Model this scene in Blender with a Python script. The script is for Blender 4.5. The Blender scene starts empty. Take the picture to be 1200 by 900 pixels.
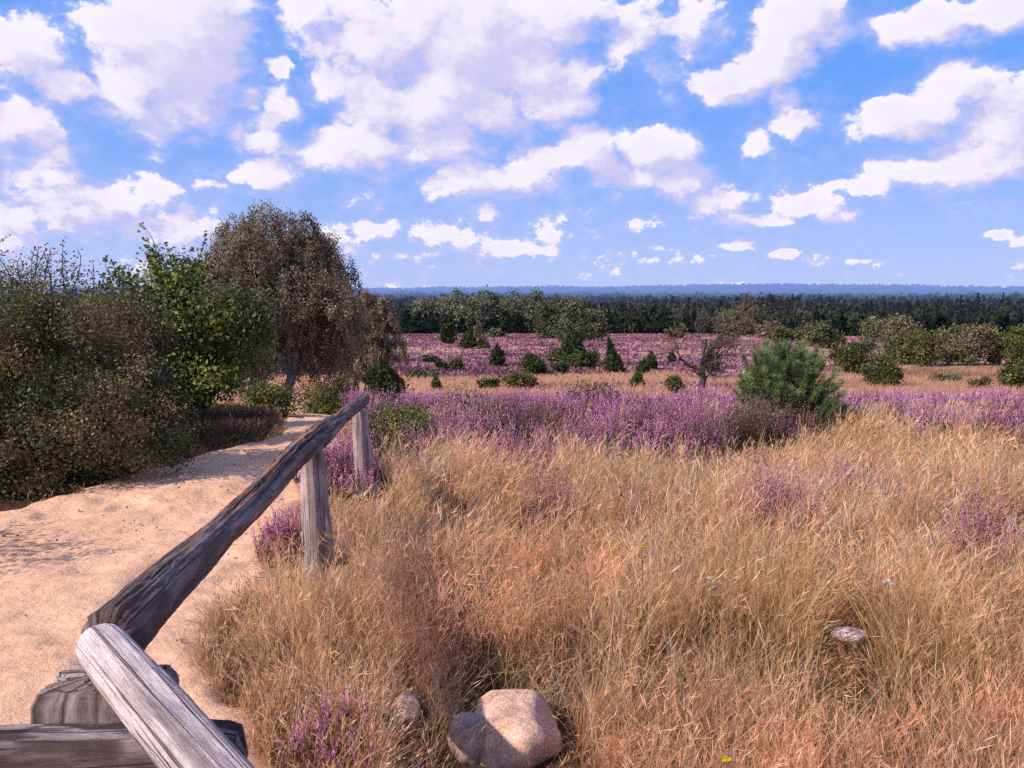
import bpy, math
import numpy as np
from mathutils import Vector

R = np.random.default_rng(11)
PI = math.pi
scene = bpy.context.scene
COL = scene.collection

# ------------------------------------------------------------------ view
FPX, CAMZ = 901.0, 1.6
PITCH = math.atan(112 / FPX)
CP, SP = math.cos(PITCH), math.sin(PITCH)


def ray(px, py):
    a, b = px - 600.0, 450.0 - py
    return np.array([a, FPX * CP + b * SP, -FPX * SP + b * CP])


def at(px, py, Y):
    d = ray(px, py)
    return np.array([0, 0, CAMZ]) + d * (Y / d[1])


# ------------------------------------------------------------------ noise
def _h(ix, iy, iz, s):
    n = (ix.astype(np.int64) * 374761393 + iy.astype(np.int64) * 668265263
         + iz.astype(np.int64) * 2147483647 + s * 974634777)
    n = (n ^ (n >> 13)) * 1274126177
    n = n ^ (n >> 16)
    return (n & 0xFFFFF) / float(0xFFFFF)


def n3(x, y, z, s=0):
    x, y, z = np.broadcast_arrays(np.asarray(x, float), np.asarray(y, float), np.asarray(z, float))
    ix, iy, iz = np.floor(x), np.floor(y), np.floor(z)
    fx, fy, fz = x - ix, y - iy, z - iz
    fx = fx * fx * (3 - 2 * fx); fy = fy * fy * (3 - 2 * fy); fz = fz * fz * (3 - 2 * fz)
    r = 0
    for dx in (0, 1):
        for dy in (0, 1):
            for dz in (0, 1):
                w = (fx if dx else 1 - fx) * (fy if dy else 1 - fy) * (fz if dz else 1 - fz)
                r = r + w * _h(ix + dx, iy + dy, iz + dz, s)
    return r


def n2(x, y, s=0):
    x, y = np.broadcast_arrays(np.asarray(x, float), np.asarray(y, float))
    ix, iy = np.floor(x), np.floor(y)
    fx, fy = x - ix, y - iy
    fx = fx * fx * (3 - 2 * fx); fy = fy * fy * (3 - 2 * fy)
    z = np.zeros_like(ix)
    return ((1 - fx) * (1 - fy) * _h(ix, iy, z, s) + fx * (1 - fy) * _h(ix + 1, iy, z, s)
            + (1 - fx) * fy * _h(ix, iy + 1, z, s) + fx * fy * _h(ix + 1, iy + 1, z, s))


def fbm2(x, y, s=0, o=4):
    r, a, t = 0, 1.0, 0
    x, y = np.asarray(x, float), np.asarray(y, float)
    for i in range(o):
        r = r + a * n2(x * 2 ** i + 17.3 * i, y * 2 ** i - 9.1 * i, s + i); t += a; a *= .5
    return r / t


def fbm3(x, y, z, s=0, o=4):
    r, a, t = 0, 1.0, 0
    for i in range(o):
        r = r + a * n3(x * 2 ** i + 17.3 * i, y * 2 ** i - 9.1 * i, z * 2 ** i + 3.7 * i, s + i); t += a; a *= .5
    return r / t


def ss(a, b, x):
    t = np.clip((np.asarray(x, float) - a) / (b - a), 0, 1)
    return t * t * (3 - 2 * t)


# ------------------------------------------------------------------ terrain
_yk = np.array([-400, -50, -5, 0, 6, 9, 12, 16, 20, 30, 40, 56, 80, 120, 200, 300, 500, 1000, 3000, 60000.])
_zk = np.array([-9, .1, .02, 0, -.05, -.2, -.5, -1.05, -1.7, -2.6, -3.4, -4.6, -5.4, -6.8, -10.2, -16, -26, -37, -45, -45.])
_tg = np.linspace(np.arcsinh(-400 / 5), np.arcsinh(60000 / 5), 3000)
_zg = np.interp(_tg, np.arcsinh(_yk / 5), _zk)
_k = np.exp(-.5 * (np.arange(-40, 41) / 12.) ** 2); _k /= _k.sum()
_zg = np.convolve(np.pad(_zg, 40, mode='edge'), _k, mode='valid')


def H(x, y):
    x, y = np.asarray(x, float), np.asarray(y, float)
    r = np.hypot(x, y)
    w = ss(60, 300, r)
    d = y * (1 - w) + r * w
    z = np.interp(np.arcsinh(d / 5), _tg, _zg)
    z = z + .06 * (fbm2(x * .5, y * .5, 3, 2) - .5) * ss(1, 4, r)
    z = z + .7 * (fbm2(x / 22, y / 22, 5, 2) - .5) * ss(20, 60, r)
    z = z + 16 * (fbm2(x / 380, y / 520, 8, 3) - .5) * ss(260, 900, r)
    az = np.arctan2(x, y)
    z = z + 13 * np.exp(-((az + .72) / .36) ** 2) * ss(250, 900, r) * (1 - ss(2500, 5000, r))
    z = z + 11 * np.exp(-((az - .78) / .34) ** 2) * ss(500, 1500, r) * (1 - ss(2600, 5000, r))
    far = 14 + 62 * fbm2(az * 7 + 3, az * 0 + 1.5, 12, 3) + 42 * np.exp(-((az - .33) / .22) ** 2)
    z = z + far * ss(6500, 11000, r) * (1 - .9 * ss(15000, 30000, r))
    return z


def hit(px, py, tmax=4000):
    d = ray(px, py)
    Y = np.geomspace(.6, tmax, 6000)
    P = np.array([0, 0, CAMZ])[None] + d[None] * (Y / d[1])[:, None]
    b = P[:, 2] - H(P[:, 0], P[:, 1])
    i = np.argmax(b < 0)
    if b[i] >= 0: i = len(Y) - 1
    return P[i]


# ------------------------------------------------------------------ path edges (world)
_re = [hit(*p)[:2] for p in [(300, 930), (262, 850), (247, 765), (285, 700), (318, 640), (350, 590), (395, 548), (403, 520)]]
_re = [(-.75, -4), (-.7, 0), (-.78, 1.6)] + [tuple(p) for p in _re] + [(-3.0, 13.5), (-4.1, 18), (-5.8, 24), (-8.2, 30), (-14, 40)]
_le = [hit(*p)[:2] for p in [(0, 604), (90, 580), (180, 552), (260, 531), (330, 515)]]
_le = [(-6.5, -4), (-6.2, 3.5), (-4.9, 5.0)] + [tuple(p) for p in _le] + [(-3.95, 13.2), (-5.3, 18), (-7.1, 24), (-9.9, 30), (-16, 40)]
_re = sorted(_re, key=lambda p: p[1]); _le = sorted(_le, key=lambda p: p[1])


def xr(y): return np.interp(y, [p[1] for p in _re], [p[0] for p in _re])
def xl(y): return np.interp(y, [p[1] for p in _le], [p[0] for p in _le])


def path_in(x, y, grow=0.0):
    n = .22 * (fbm2(x * 2.2, y * 2.2, 21, 3) - .5)
    return (x < xr(y) + n + grow) & (x > xl(y) + n - grow) & (y < 40)


# ------------------------------------------------------------------ zones
_hu = np.array([-.9, -.30, -.2, -.178, -.133, -.04, .06, .22, .333, .43, .50, .527, .666, 1.2])
_hy = np.array([7.0, 6.0, 5.9, 6.3, 7.7, 7.7, 7.4, 7.7, 7.3, 9.6, 9.6, 7.5, 7.3, 7.6])


def heather_near(x, y):
    u = x / np.maximum(y, .5)
    n = 4.2 * (fbm2(x * .55, y * .55, 31, 4) - .5)
    m = ss(-.25, .35, y + n - np.interp(u, _hu, _hy)) * (1 - ss(17.5, 20, y + n))
    hole = ss(.43, .47, u) * (1 - ss(.72, .8, u)) * ss(9.6, 10.2, y + n) * (1 - ss(12.2, 13.0, y + n))
    m = m * (1 - hole)
    m = m * (x > xr(y) + .1)
    return m


def heath_far(x, y):
    r = np.hypot(x, y); u = x / np.maximum(y, 1)
    n = fbm2(x / 20, y / 12, 41, 4) - .5
    m = ss(47, 53, y + 75 * n * ss(25, 40, y) + .35 * x) * (1 - ss(225, 245, r))
    strip = ss(.52, .62, fbm2((x + .8 * y) / 30, (y - .25 * x) / 9, 44, 3))
    m = m * (1 - .85 * strip)
    m = m * (1 - .75 * ss(.36, .5, u + .3 * n))
    return m


# ------------------------------------------------------------------ mesh building
class Acc:
    def __init__(s): s.v, s.q, s.c, s.n = [], [], [], 0
    def add(s, v, q, c):
        v = np.asarray(v, np.float32).reshape(-1, 3)
        q = np.asarray(q, np.int64).reshape(-1, 4)
        c = np.broadcast_to(np.asarray(c, np.float32), v.shape)
        s.v.append(v); s.q.append(q + s.n); s.c.append(c); s.n += len(v)
    def build(s, name, mat, parent=None, smooth=False, extra=None):
        v = np.concatenate(s.v); q = np.concatenate(s.q).astype(np.int32); c = np.concatenate(s.c)
        return build(name, v, q, c, mat, parent, smooth, extra)


def build(name, v, q, c, mat, parent=None, smooth=False, extra=None):
    me = bpy.data.meshes.new(name)
    me.vertices.add(len(v)); me.vertices.foreach_set('co', np.ascontiguousarray(v, np.float32).ravel())
    k = q.shape[1]
    me.loops.add(len(q) * k); me.loops.foreach_set('vertex_index', np.ascontiguousarray(q, np.int32).ravel())
    me.polygons.add(len(q)); me.polygons.foreach_set('loop_start', np.arange(0, len(q) * k, k, dtype=np.int32))
    if smooth: me.polygons.foreach_set('use_smooth', np.ones(len(q), bool))
    if c is not None:
        a = me.attributes.new('Col', 'FLOAT_COLOR', 'POINT')
        cc = np.ones((len(v), 4), np.float32); cc[:, :3] = c
        a.data.foreach_set('color', cc.ravel())
    if extra is not None:
        a = me.attributes.new('grain', 'FLOAT_VECTOR', 'POINT')
        a.data.foreach_set('vector', np.ascontiguousarray(extra, np.float32).ravel())
    me.update(calc_edges=True); me.validate()
    me.materials.append(mat)
    o = bpy.data.objects.new(name, me); COL.objects.link(o)
    if parent is not None: o.parent = parent
    return o


def tag(o, label=None, cat=None, group=None, kind=None):
    if label: o['label'] = label
    if cat: o['category'] = cat
    if group: o['group'] = group
    if kind: o['kind'] = kind
    return o


def thing(name, loc, label, cat, group=None, rz=0):
    e = bpy.data.objects.new(name, None); COL.objects.link(e)
    e.location = [float(k) for k in loc]; e.rotation_euler = (0, 0, rz); e.empty_display_size = .1
    return tag(e, label, cat, group)


def unit(v): return v / np.maximum(np.linalg.norm(v, axis=-1, keepdims=True), 1e-9)


def rdir(n, rg=R):
    return unit(rg.normal(size=(n, 3)))


def cards(acc, c, a, b, L, Wd, col):
    """rhombic leaf cards: centre c, long axis a, short axis b"""
    n = len(c)
    L = np.broadcast_to(np.asarray(L, float), (n,))[:, None]; Wd = np.broadcast_to(np.asarray(Wd, float), (n,))[:, None]
    v = np.stack([c - a * L / 2, c - a * L * .05 + b * Wd / 2, c + a * L / 2, c - a * L * .05 - b * Wd / 2], 1)
    q = np.arange(4 * n).reshape(n, 4)
    col = np.broadcast_to(col, (n, 3))
    acc.add(v.reshape(-1, 3), q, np.repeat(col, 4, 0))


def leafcards(acc, c, L, Wd, col, up=.35, rg=R, out=None):
    n = len(c)
    nn = rdir(n, rg) + np.array([0, 0, up])
    if out is not None: nn = nn + out * .5
    nn = unit(nn)
    a = unit(np.cross(nn, rdir(n, rg))); b = np.cross(nn, a)
    cards(acc, c, a, b, L, Wd, col)


def strips(acc, root, dirv, h, bend, w, wdir, cbase, ctip, S=4, droop=0.0):
    """grass blades / needles as tapered strips"""
    n = len(root)
    t = np.linspace(0, 1, S + 1)[None, :, None]
    h = np.asarray(h)[:, None, None]
    p = root[:, None] + dirv[:, None] * h * t + bend[:, None] * h * t ** 2
    if np.any(droop): p[..., 2] -= (np.asarray(droop)[:, None] * h[..., 0] * t[..., 0] ** 3)
    ww = np.asarray(w)[:, None, None] * (1 - .8 * t ** 1.5) * .5
    v = np.stack([p - wdir[:, None] * ww, p + wdir[:, None] * ww], 2)       # n,S+1,2,3
    base = (np.arange(n) * (S + 1) * 2)[:, None] + (np.arange(S) * 2)[None]
    q = np.stack([base, base + 1, base + 3, base + 2], -1)
    c = cbase[:, None] * (1 - t) + ctip[:, None] * t
    c = np.repeat(c[:, :, None], 2, 2)
    acc.add(v.reshape(-1, 3), q.reshape(-1, 4), c.reshape(-1, 3))
    return p


def tube(acc, pts, rad, col, sides=6, rough=0.0):
    pts = np.asarray(pts, float); n = len(pts)
    rad = np.broadcast_to(np.asarray(rad, float), (n,))
    t = unit(np.gradient(pts, axis=0))
    ref = np.array([0, 0, 1.]) if abs(t[0, 2]) < .9 else np.array([1., 0, 0])
    a = unit(np.cross(t, ref)); b = np.cross(t, a)
    th = np.linspace(0, 2 * PI, sides, endpoint=False)
    rr = rad[:, None] * (1 + rough * (R.random((n, sides)) - .5))
    v = pts[:, None] + (a[:, None] * np.cos(th)[None, :, None] + b[:, None] * np.sin(th)[None, :, None]) * rr[..., None]
    i = np.arange(n - 1)[:, None] * sides; j = np.arange(sides)[None]; k = (j + 1) % sides
    q = np.stack([i + j, i + k, i + sides + k, i + sides + j], -1).reshape(-1, 4)
    acc.add(v.reshape(-1, 3), q, col)


def curve(p0, p1, bow, n=7, jit=0.0):
    t = np.linspace(0, 1, n)[:, None]
    p = np.asarray(p0) * (1 - t) + np.asarray(p1) * t + np.asarray(bow) * (4 * t * (1 - t))
    if jit: p[1:-1] += R.normal(size=(n - 2, 3)) * jit
    return p


def mixc(a, b, t):
    t = np.asarray(t)[..., None]
    return np.asarray(a) * (1 - t) + np.asarray(b) * t


# ------------------------------------------------------------------ materials
def newmat(name):
    m = bpy.data.materials.new(name); m.use_nodes = True
    nt = m.node_tree; nt.nodes.clear()
    return m, nt


def N(nt, typ, **kw):
    n = nt.nodes.new(typ)
    for k, v in kw.items():
        if k == 'ins':
            for i, x in v.items():
                if isinstance(x, bpy.types.NodeSocket): nt.links.new(x, n.inputs[i])
                else: n.inputs[i].default_value = x
        else: setattr(n, k, v)
    return n


def math_(nt, op, a, b=None, c=None, clamp=False):
    ins = {0: a}
    if b is not None: ins[1] = b
    if c is not None: ins[2] = c
    return N(nt, 'ShaderNodeMath', operation=op, use_clamp=clamp, ins=ins).outputs[0]


def mixrgb(nt, f, a, b, mode='MIX'):
    n = N(nt, 'ShaderNodeMix', data_type='RGBA', blend_type=mode)
    for i, x in ((0, f), (6, a), (7, b)):
        if isinstance(x, bpy.types.NodeSocket): nt.links.new(x, n.inputs[i])
        else: n.inputs[i].default_value = x if not isinstance(x, tuple) else (*x, 1)[:4]
    return n.outputs[2]


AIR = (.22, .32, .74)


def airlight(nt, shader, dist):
    """aerial haze painted onto the surfaces as blue emission: grows with the world distance from the hilltop"""
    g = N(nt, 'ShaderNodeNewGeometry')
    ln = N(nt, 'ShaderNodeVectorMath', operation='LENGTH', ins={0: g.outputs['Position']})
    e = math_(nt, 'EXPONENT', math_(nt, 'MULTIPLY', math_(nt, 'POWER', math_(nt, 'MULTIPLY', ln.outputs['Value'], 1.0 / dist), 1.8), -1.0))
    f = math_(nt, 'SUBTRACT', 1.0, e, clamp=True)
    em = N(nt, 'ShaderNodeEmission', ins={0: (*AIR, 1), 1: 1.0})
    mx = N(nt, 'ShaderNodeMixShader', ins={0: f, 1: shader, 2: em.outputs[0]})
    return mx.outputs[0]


def leafmat(name, trans=.3, rough=.75, spec=.15, haze=None, var=.25):
    m, nt = newmat(name)
    at_ = N(nt, 'ShaderNodeAttribute', attribute_name='Col')
    tc = N(nt, 'ShaderNodeTexCoord')
    no = N(nt, 'ShaderNodeTexNoise', ins={'Vector': tc.outputs['Object'], 'Scale': 3.0, 'Detail': 3.0})
    v = N(nt, 'ShaderNodeMapRange', ins={0: no.outputs[0], 1: .3, 2: .7, 3: 1 - var, 4: 1 + var})
    hsv = N(nt, 'ShaderNodeHueSaturation', ins={'Value': v.outputs[0], 'Color': at_.outputs['Color']})
    p = N(nt, 'ShaderNodeBsdfPrincipled', ins={'Base Color': hsv.outputs[0], 'Roughness': rough, 'Specular IOR Level': spec})
    tr = N(nt, 'ShaderNodeBsdfTranslucent', ins={0: hsv.outputs[0]})
    mx = N(nt, 'ShaderNodeMixShader', ins={0: trans, 1: p.outputs[0], 2: tr.outputs[0]})
    s = mx.outputs[0]
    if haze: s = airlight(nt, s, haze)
    o = N(nt, 'ShaderNodeOutputMaterial', ins={0: s})
    return m


M_GRASS = leafmat('dry_grass', .55, .6, .25)
M_HEATHER = leafmat('heather_flowers', .45, .9, .05)
M_LEAF = leafmat('leaves', .28, .55, .35)
M_NEEDLE = leafmat('needles', .12, .55, .3)
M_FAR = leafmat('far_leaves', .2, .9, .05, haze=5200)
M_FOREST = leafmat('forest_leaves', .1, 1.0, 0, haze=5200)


def barkmat():
    m, nt = newmat('bark')
    at_ = N(nt, 'ShaderNodeAttribute', attribute_name='Col')
    tc = N(nt, 'ShaderNodeTexCoord')
    mp = N(nt, 'ShaderNodeMapping', ins={0: tc.outputs['Object'], 3: (14, 14, 4)})
    no = N(nt, 'ShaderNodeTexNoise', ins={'Vector': mp.outputs[0], 'Scale': 2.0, 'Detail': 6.0, 'Roughness': .65})
    v = N(nt, 'ShaderNodeMapRange', ins={0: no.outputs[0], 1: .3, 2: .7, 3: .5, 4: 1.4})
    hsv = N(nt, 'ShaderNodeHueSaturation', ins={'Value': v.outputs[0], 'Color': at_.outputs['Color']})
    bp = N(nt, 'ShaderNodeBump', ins={'Strength': .6, 'Distance': .02, 'Height': no.outputs[0]})
    p = N(nt, 'ShaderNodeBsdfPrincipled', ins={'Base Color': hsv.outputs[0], 'Roughness': .9, 'Normal': bp.outputs[0]})
    N(nt, 'ShaderNodeOutputMaterial', ins={0: p.outputs[0]})
    return m


M_BARK = barkmat()


def woodmat():
    """weathered split oak: grain runs along the 'grain' attribute's z"""
    m, nt = newmat('weathered_wood')
    at_ = N(nt, 'ShaderNodeAttribute', attribute_name='Col')
    g = N(nt, 'ShaderNodeAttribute', attribute_name='grain')
    mp = N(nt, 'ShaderNodeMapping', ins={0: g.outputs['Vector'], 3: (75, 75, 7.0)})
    fine = N(nt, 'ShaderNodeTexNoise', ins={'Vector': mp.outputs[0], 'Scale': 2.2, 'Detail': 10.0, 'Roughness': .78, 'Distortion': .3})
    mp2 = N(nt, 'ShaderNodeMapping', ins={0: g.outputs['Vector'], 3: (10, 10, .22)})
    crack = N(nt, 'ShaderNodeTexNoise', ins={'Vector': mp2.outputs[0], 'Scale': 2.0, 'Detail': 2.0, 'Roughness': .5, 'Distortion': .15})
    ab = math_(nt, 'ABSOLUTE', math_(nt, 'SUBTRACT', crack.outputs[0], .5))
    ck = N(nt, 'ShaderNodeMapRange', interpolation_type='SMOOTHSTEP', ins={0: ab, 1: .0, 2: .016, 3: 0.0, 4: 1.0})
    bl = N(nt, 'ShaderNodeTexNoise', ins={'Vector': g.outputs['Vector'], 'Scale': 5.0, 'Detail': 5.0, 'Roughness': .6})
    v1 = N(nt, 'ShaderNodeMapRange', ins={0: fine.outputs[0], 1: .30, 2: .70, 3: .42, 4: 1.45})
    v2 = N(nt, 'ShaderNodeMapRange', ins={0: bl.outputs[0], 1: .3, 2: .7, 3: .7, 4: 1.25})
    v3 = N(nt, 'ShaderNodeMapRange', ins={0: ck.outputs[0], 1: 0, 2: 1, 3: .35, 4: 1.0})
    v = math_(nt, 'MULTIPLY', math_(nt, 'MULTIPLY', v1.outputs[0], v2.outputs[0]), v3.outputs[0])
    hsv = N(nt, 'ShaderNodeHueSaturation', ins={'Value': v, 'Color': at_.outputs['Color']})
    hgt = math_(nt, 'ADD', math_(nt, 'MULTIPLY', fine.outputs[0], .5), math_(nt, 'MULTIPLY', ck.outputs[0], .9))
    bp = N(nt, 'ShaderNodeBump', ins={'Strength': 1.0, 'Distance': .014, 'Height': hgt})
    p = N(nt, 'ShaderNodeBsdfPrincipled', ins={'Base Color': hsv.outputs[0], 'Roughness': .8, 'Specular IOR Level': .25, 'Normal': bp.outputs[0]})
    N(nt, 'ShaderNodeOutputMaterial', ins={0: p.outputs[0]})
    return m


M_WOOD = woodmat()


def sandmat():
    m, nt = newmat('path_sand')
    g = N(nt, 'ShaderNodeNewGeometry')
    P = g.outputs['Position']
    a = N(nt, 'ShaderNodeTexNoise', ins={'Vector': P, 'Scale': .9, 'Detail': 6.0, 'Roughness': .6})
    b = N(nt, 'ShaderNodeTexNoise', ins={'Vector': P, 'Scale': 9.0, 'Detail': 8.0, 'Roughness': .7})
    c = N(nt, 'ShaderNodeTexNoise', ins={'Vector': P, 'Scale': 90.0, 'Detail': 3.0, 'Roughness': .7})
    vo = N(nt, 'ShaderNodeTexVoronoi', ins={'Vector': P, 'Scale': 26.0})
    fa = N(nt, 'ShaderNodeMapRange', ins={0: a.outputs[0], 1: .35, 2: .65, 3: 0, 4: 1})
    col = mixrgb(nt, fa.outputs[0], (.86, .475, .285), (.93, .575, .36))
    fb = N(nt, 'ShaderNodeMapRange', ins={0: b.outputs[0], 1: .3, 2: .7, 3: .78, 4: 1.16})
    fc = N(nt, 'ShaderNodeMapRange', ins={0: c.outputs[0], 1: .3, 2: .7, 3: .88, 4: 1.11})
    val = math_(nt, 'MULTIPLY', fb.outputs[0], fc.outputs[0])
    hsv = N(nt, 'ShaderNodeHueSaturation', ins={'Value': val, 'Color': col})
    hgt = math_(nt, 'ADD', math_(nt, 'MULTIPLY', b.outputs[0], .7), math_(nt, 'MULTIPLY', c.outputs[0], .18))
    hgt = math_(nt, 'ADD', hgt, math_(nt, 'MULTIPLY', vo.outputs['Distance'], .12))
    bp = N(nt, 'ShaderNodeBump', ins={'Strength': .9, 'Distance': .035, 'Height': hgt})
    p = N(nt, 'ShaderNodeBsdfPrincipled', ins={'Base Color': hsv.outputs[0], 'Roughness': .95, 'Specular IOR Level': .1, 'Normal': bp.outputs[0]})
    N(nt, 'ShaderNodeOutputMaterial', ins={0: p.outputs[0]})
    return m


def groundmat():
    m, nt = newmat('heath_ground')
    at_ = N(nt, 'ShaderNodeAttribute', attribute_name='Col')
    g = N(nt, 'ShaderNodeNewGeometry')
    P = g.outputs['Position']
    a = N(nt, 'ShaderNodeTexNoise', ins={'Vector': P, 'Scale': .35, 'Detail': 8.0, 'Roughness': .65})
    b = N(nt, 'ShaderNodeTexNoise', ins={'Vector': P, 'Scale': 6.0, 'Detail': 6.0, 'Roughness': .7})
    fa = N(nt, 'ShaderNodeMapRange', ins={0: a.outputs[0], 1: .3, 2: .7, 3: .68, 4: 1.25})
    fb = N(nt, 'ShaderNodeMapRange', ins={0: b.outputs[0], 1: .3, 2: .7, 3: .7, 4: 1.25})
    hsv = N(nt, 'ShaderNodeHueSaturation', ins={'Value': math_(nt, 'MULTIPLY', fa.outputs[0], fb.outputs[0]), 'Color': at_.outputs['Color']})
    bp = N(nt, 'ShaderNodeBump', ins={'Strength': .7, 'Distance': .15, 'Height': b.outputs[0]})
    p = N(nt, 'ShaderNodeBsdfPrincipled', ins={'Base Color': hsv.outputs[0], 'Roughness': 1.0, 'Specular IOR Level': .05, 'Normal': bp.outputs[0]})
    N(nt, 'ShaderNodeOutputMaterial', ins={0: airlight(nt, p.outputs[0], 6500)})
    return m


def stonemat():
    m, nt = newmat('fieldstone')
    at_ = N(nt, 'ShaderNodeAttribute', attribute_name='Col')
    tc = N(nt, 'ShaderNodeTexCoord')
    a = N(nt, 'ShaderNodeTexNoise', ins={'Vector': tc.outputs['Object'], 'Scale': 9.0, 'Detail': 6.0, 'Roughness': .65})
    b = N(nt, 'ShaderNodeTexNoise', ins={'Vector': tc.outputs['Object'], 'Scale': 120.0, 'Detail': 3.0, 'Roughness': .7})
    fa = N(nt, 'ShaderNodeMapRange', ins={0: a.outputs[0], 1: .3, 2: .7, 3: .6, 4: 1.3})
    fb = N(nt, 'ShaderNodeMapRange', ins={0: b.outputs[0], 1: .3, 2: .7, 3: .55, 4: 1.4})
    hsv = N(nt, 'ShaderNodeHueSaturation', ins={'Value': math_(nt, 'MULTIPLY', fa.outputs[0], fb.outputs[0]), 'Color': at_.outputs['Color']})
    bp = N(nt, 'ShaderNodeBump', ins={'Strength': .8, 'Distance': .016, 'Height': math_(nt, 'ADD', a.outputs[0], math_(nt, 'MULTIPLY', b.outputs[0], .25))})
    p = N(nt, 'ShaderNodeBsdfPrincipled', ins={'Base Color': hsv.outputs[0], 'Roughness': .85, 'Specular IOR Level': .2, 'Normal': bp.outputs[0]})
    N(nt, 'ShaderNodeOutputMaterial', ins={0: p.outputs[0]})
    return m


M_SAND, M_GROUND, M_STONE = sandmat(), groundmat(), stonemat()

# ------------------------------------------------------------------ ground sheet
C_TAN = np.array([.62, .39, .235]); C_PURP = np.array([.17, .075, .11]); C_SOIL = np.array([.085, .05, .03])
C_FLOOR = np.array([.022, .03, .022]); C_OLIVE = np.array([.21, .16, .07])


def make_ground():
    nr, na = 300, 960
    r = np.geomspace(.35, 45000, nr); a = np.linspace(0, 2 * PI, na, endpoint=False)
    rr, aa = np.meshgrid(r, a, indexing='ij')
    x, y = rr * np.sin(aa), rr * np.cos(aa)
    z = H(x, y)
    u = x / np.maximum(y, 1)
    col = np.broadcast_to(C_TAN, x.shape + (3,)).copy()
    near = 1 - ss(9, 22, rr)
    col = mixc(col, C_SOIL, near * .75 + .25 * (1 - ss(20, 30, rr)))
    col = mixc(col, np.array([.16, .07, .10]), heather_near(x, np.maximum(y, .1)) * .8 * (y > 0))
    pink = fbm2(x / 9, y / 5, 47, 3)
    col = mixc(col, np.array([.43, .22, .20]), ss(.5, .7, pink) * .5 * ss(18, 30, rr))
    hm = heath_far(x, y) * (y > 0)
    col = mixc(col, C_PURP, hm)
    ol = ss(.36, .46, u) * ss(28, 40, y) * ss(.42, .62, fbm2(x / 12, y / 12, 49, 3)) * (y > 0)
    col = mixc(col, C_OLIVE, ol * .7)
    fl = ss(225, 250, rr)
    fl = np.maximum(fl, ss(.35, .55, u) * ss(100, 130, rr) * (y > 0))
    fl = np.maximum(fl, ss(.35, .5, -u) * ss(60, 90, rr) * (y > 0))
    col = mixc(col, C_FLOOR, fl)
    v = np.stack([x, y, z], -1).reshape(-1, 3); c = col.reshape(-1, 3)
    i = np.arange(nr - 1)[:, None] * na; j = np.arange(na)[None]; k = (j + 1) % na
    q = np.stack([i + j, i + na + j, i + na + k, i + k], -1).reshape(-1, 4)
    # close the small hole under the camera
    n0 = len(v); v = np.vstack([v, [[0, 0, H(0., 0.)]]]); c = np.vstack([c, C_SOIL[None]])
    hq = [[n0, (2 * t + 2) % na, 2 * t + 1, 2 * t] for t in range(na // 2)]
    hq = np.array([[n0, 2 * t, 2 * t + 1, (2 * t + 2) % na] for t in range(na // 2)])
    q = np.vstack([q, hq])
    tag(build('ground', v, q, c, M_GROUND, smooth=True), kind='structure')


def make_path():
    xs = np.arange(-8.5, 0.2, .034); ys = np.arange(-2, 13.5, .034)
    def sheet(xs, ys, acc):
        X, Y = np.meshgrid(xs, ys, indexing='ij')
        nz = .22 * (fbm2(X * 2.2, Y * 2.2, 21, 3) - .5)
        e = np.minimum(xr(Y) + nz - X, X - xl(Y) - nz)
        m = e > -.22
        foot = fbm2(X * 5.5, Y * 5.5, 61, 4) - .5
        dim = n2(X * 4.5, Y * 4.5, 63)
        Z = H(X, Y) + .055 + .034 * foot - .028 * ss(.60, .85, dim) + .016 * (fbm2(X * 14, Y * 14, 68, 2) - .5) - .03 * np.exp(-((X - .5 * (xr(Y) + xl(Y)) - .45) / .22) ** 2) + .03 * (fbm2(X * 1.2, Y * .8, 66, 2) - .5)
        Z = np.maximum(Z, H(X, Y) + .010) - .075 * (1 - ss(-.16, .10, e))
        idx = np.arange(X.size).reshape(X.shape)
        f = m[:-1, :-1] & m[1:, :-1] & m[1:, 1:] & m[:-1, 1:]
        q = np.stack([idx[:-1, :-1], idx[1:, :-1], idx[1:, 1:], idx[:-1, 1:]], -1)[f]
        used = np.unique(q); mp = np.full(X.size, -1); mp[used] = np.arange(len(used))
        acc.add(np.stack([X, Y, Z], -1).reshape(-1, 3)[used], mp[q], (.6, .4, .25))
    acc = Acc(); sheet(xs, ys, acc)
    sheet(np.arange(-17, -2.5, .12), np.arange(ys[-1], 40, .12), acc)
    tag(acc.build('path', M_SAND, smooth=True), kind='structure')


make_ground(); make_path()

# ------------------------------------------------------------------ stones
STONES = []


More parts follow.
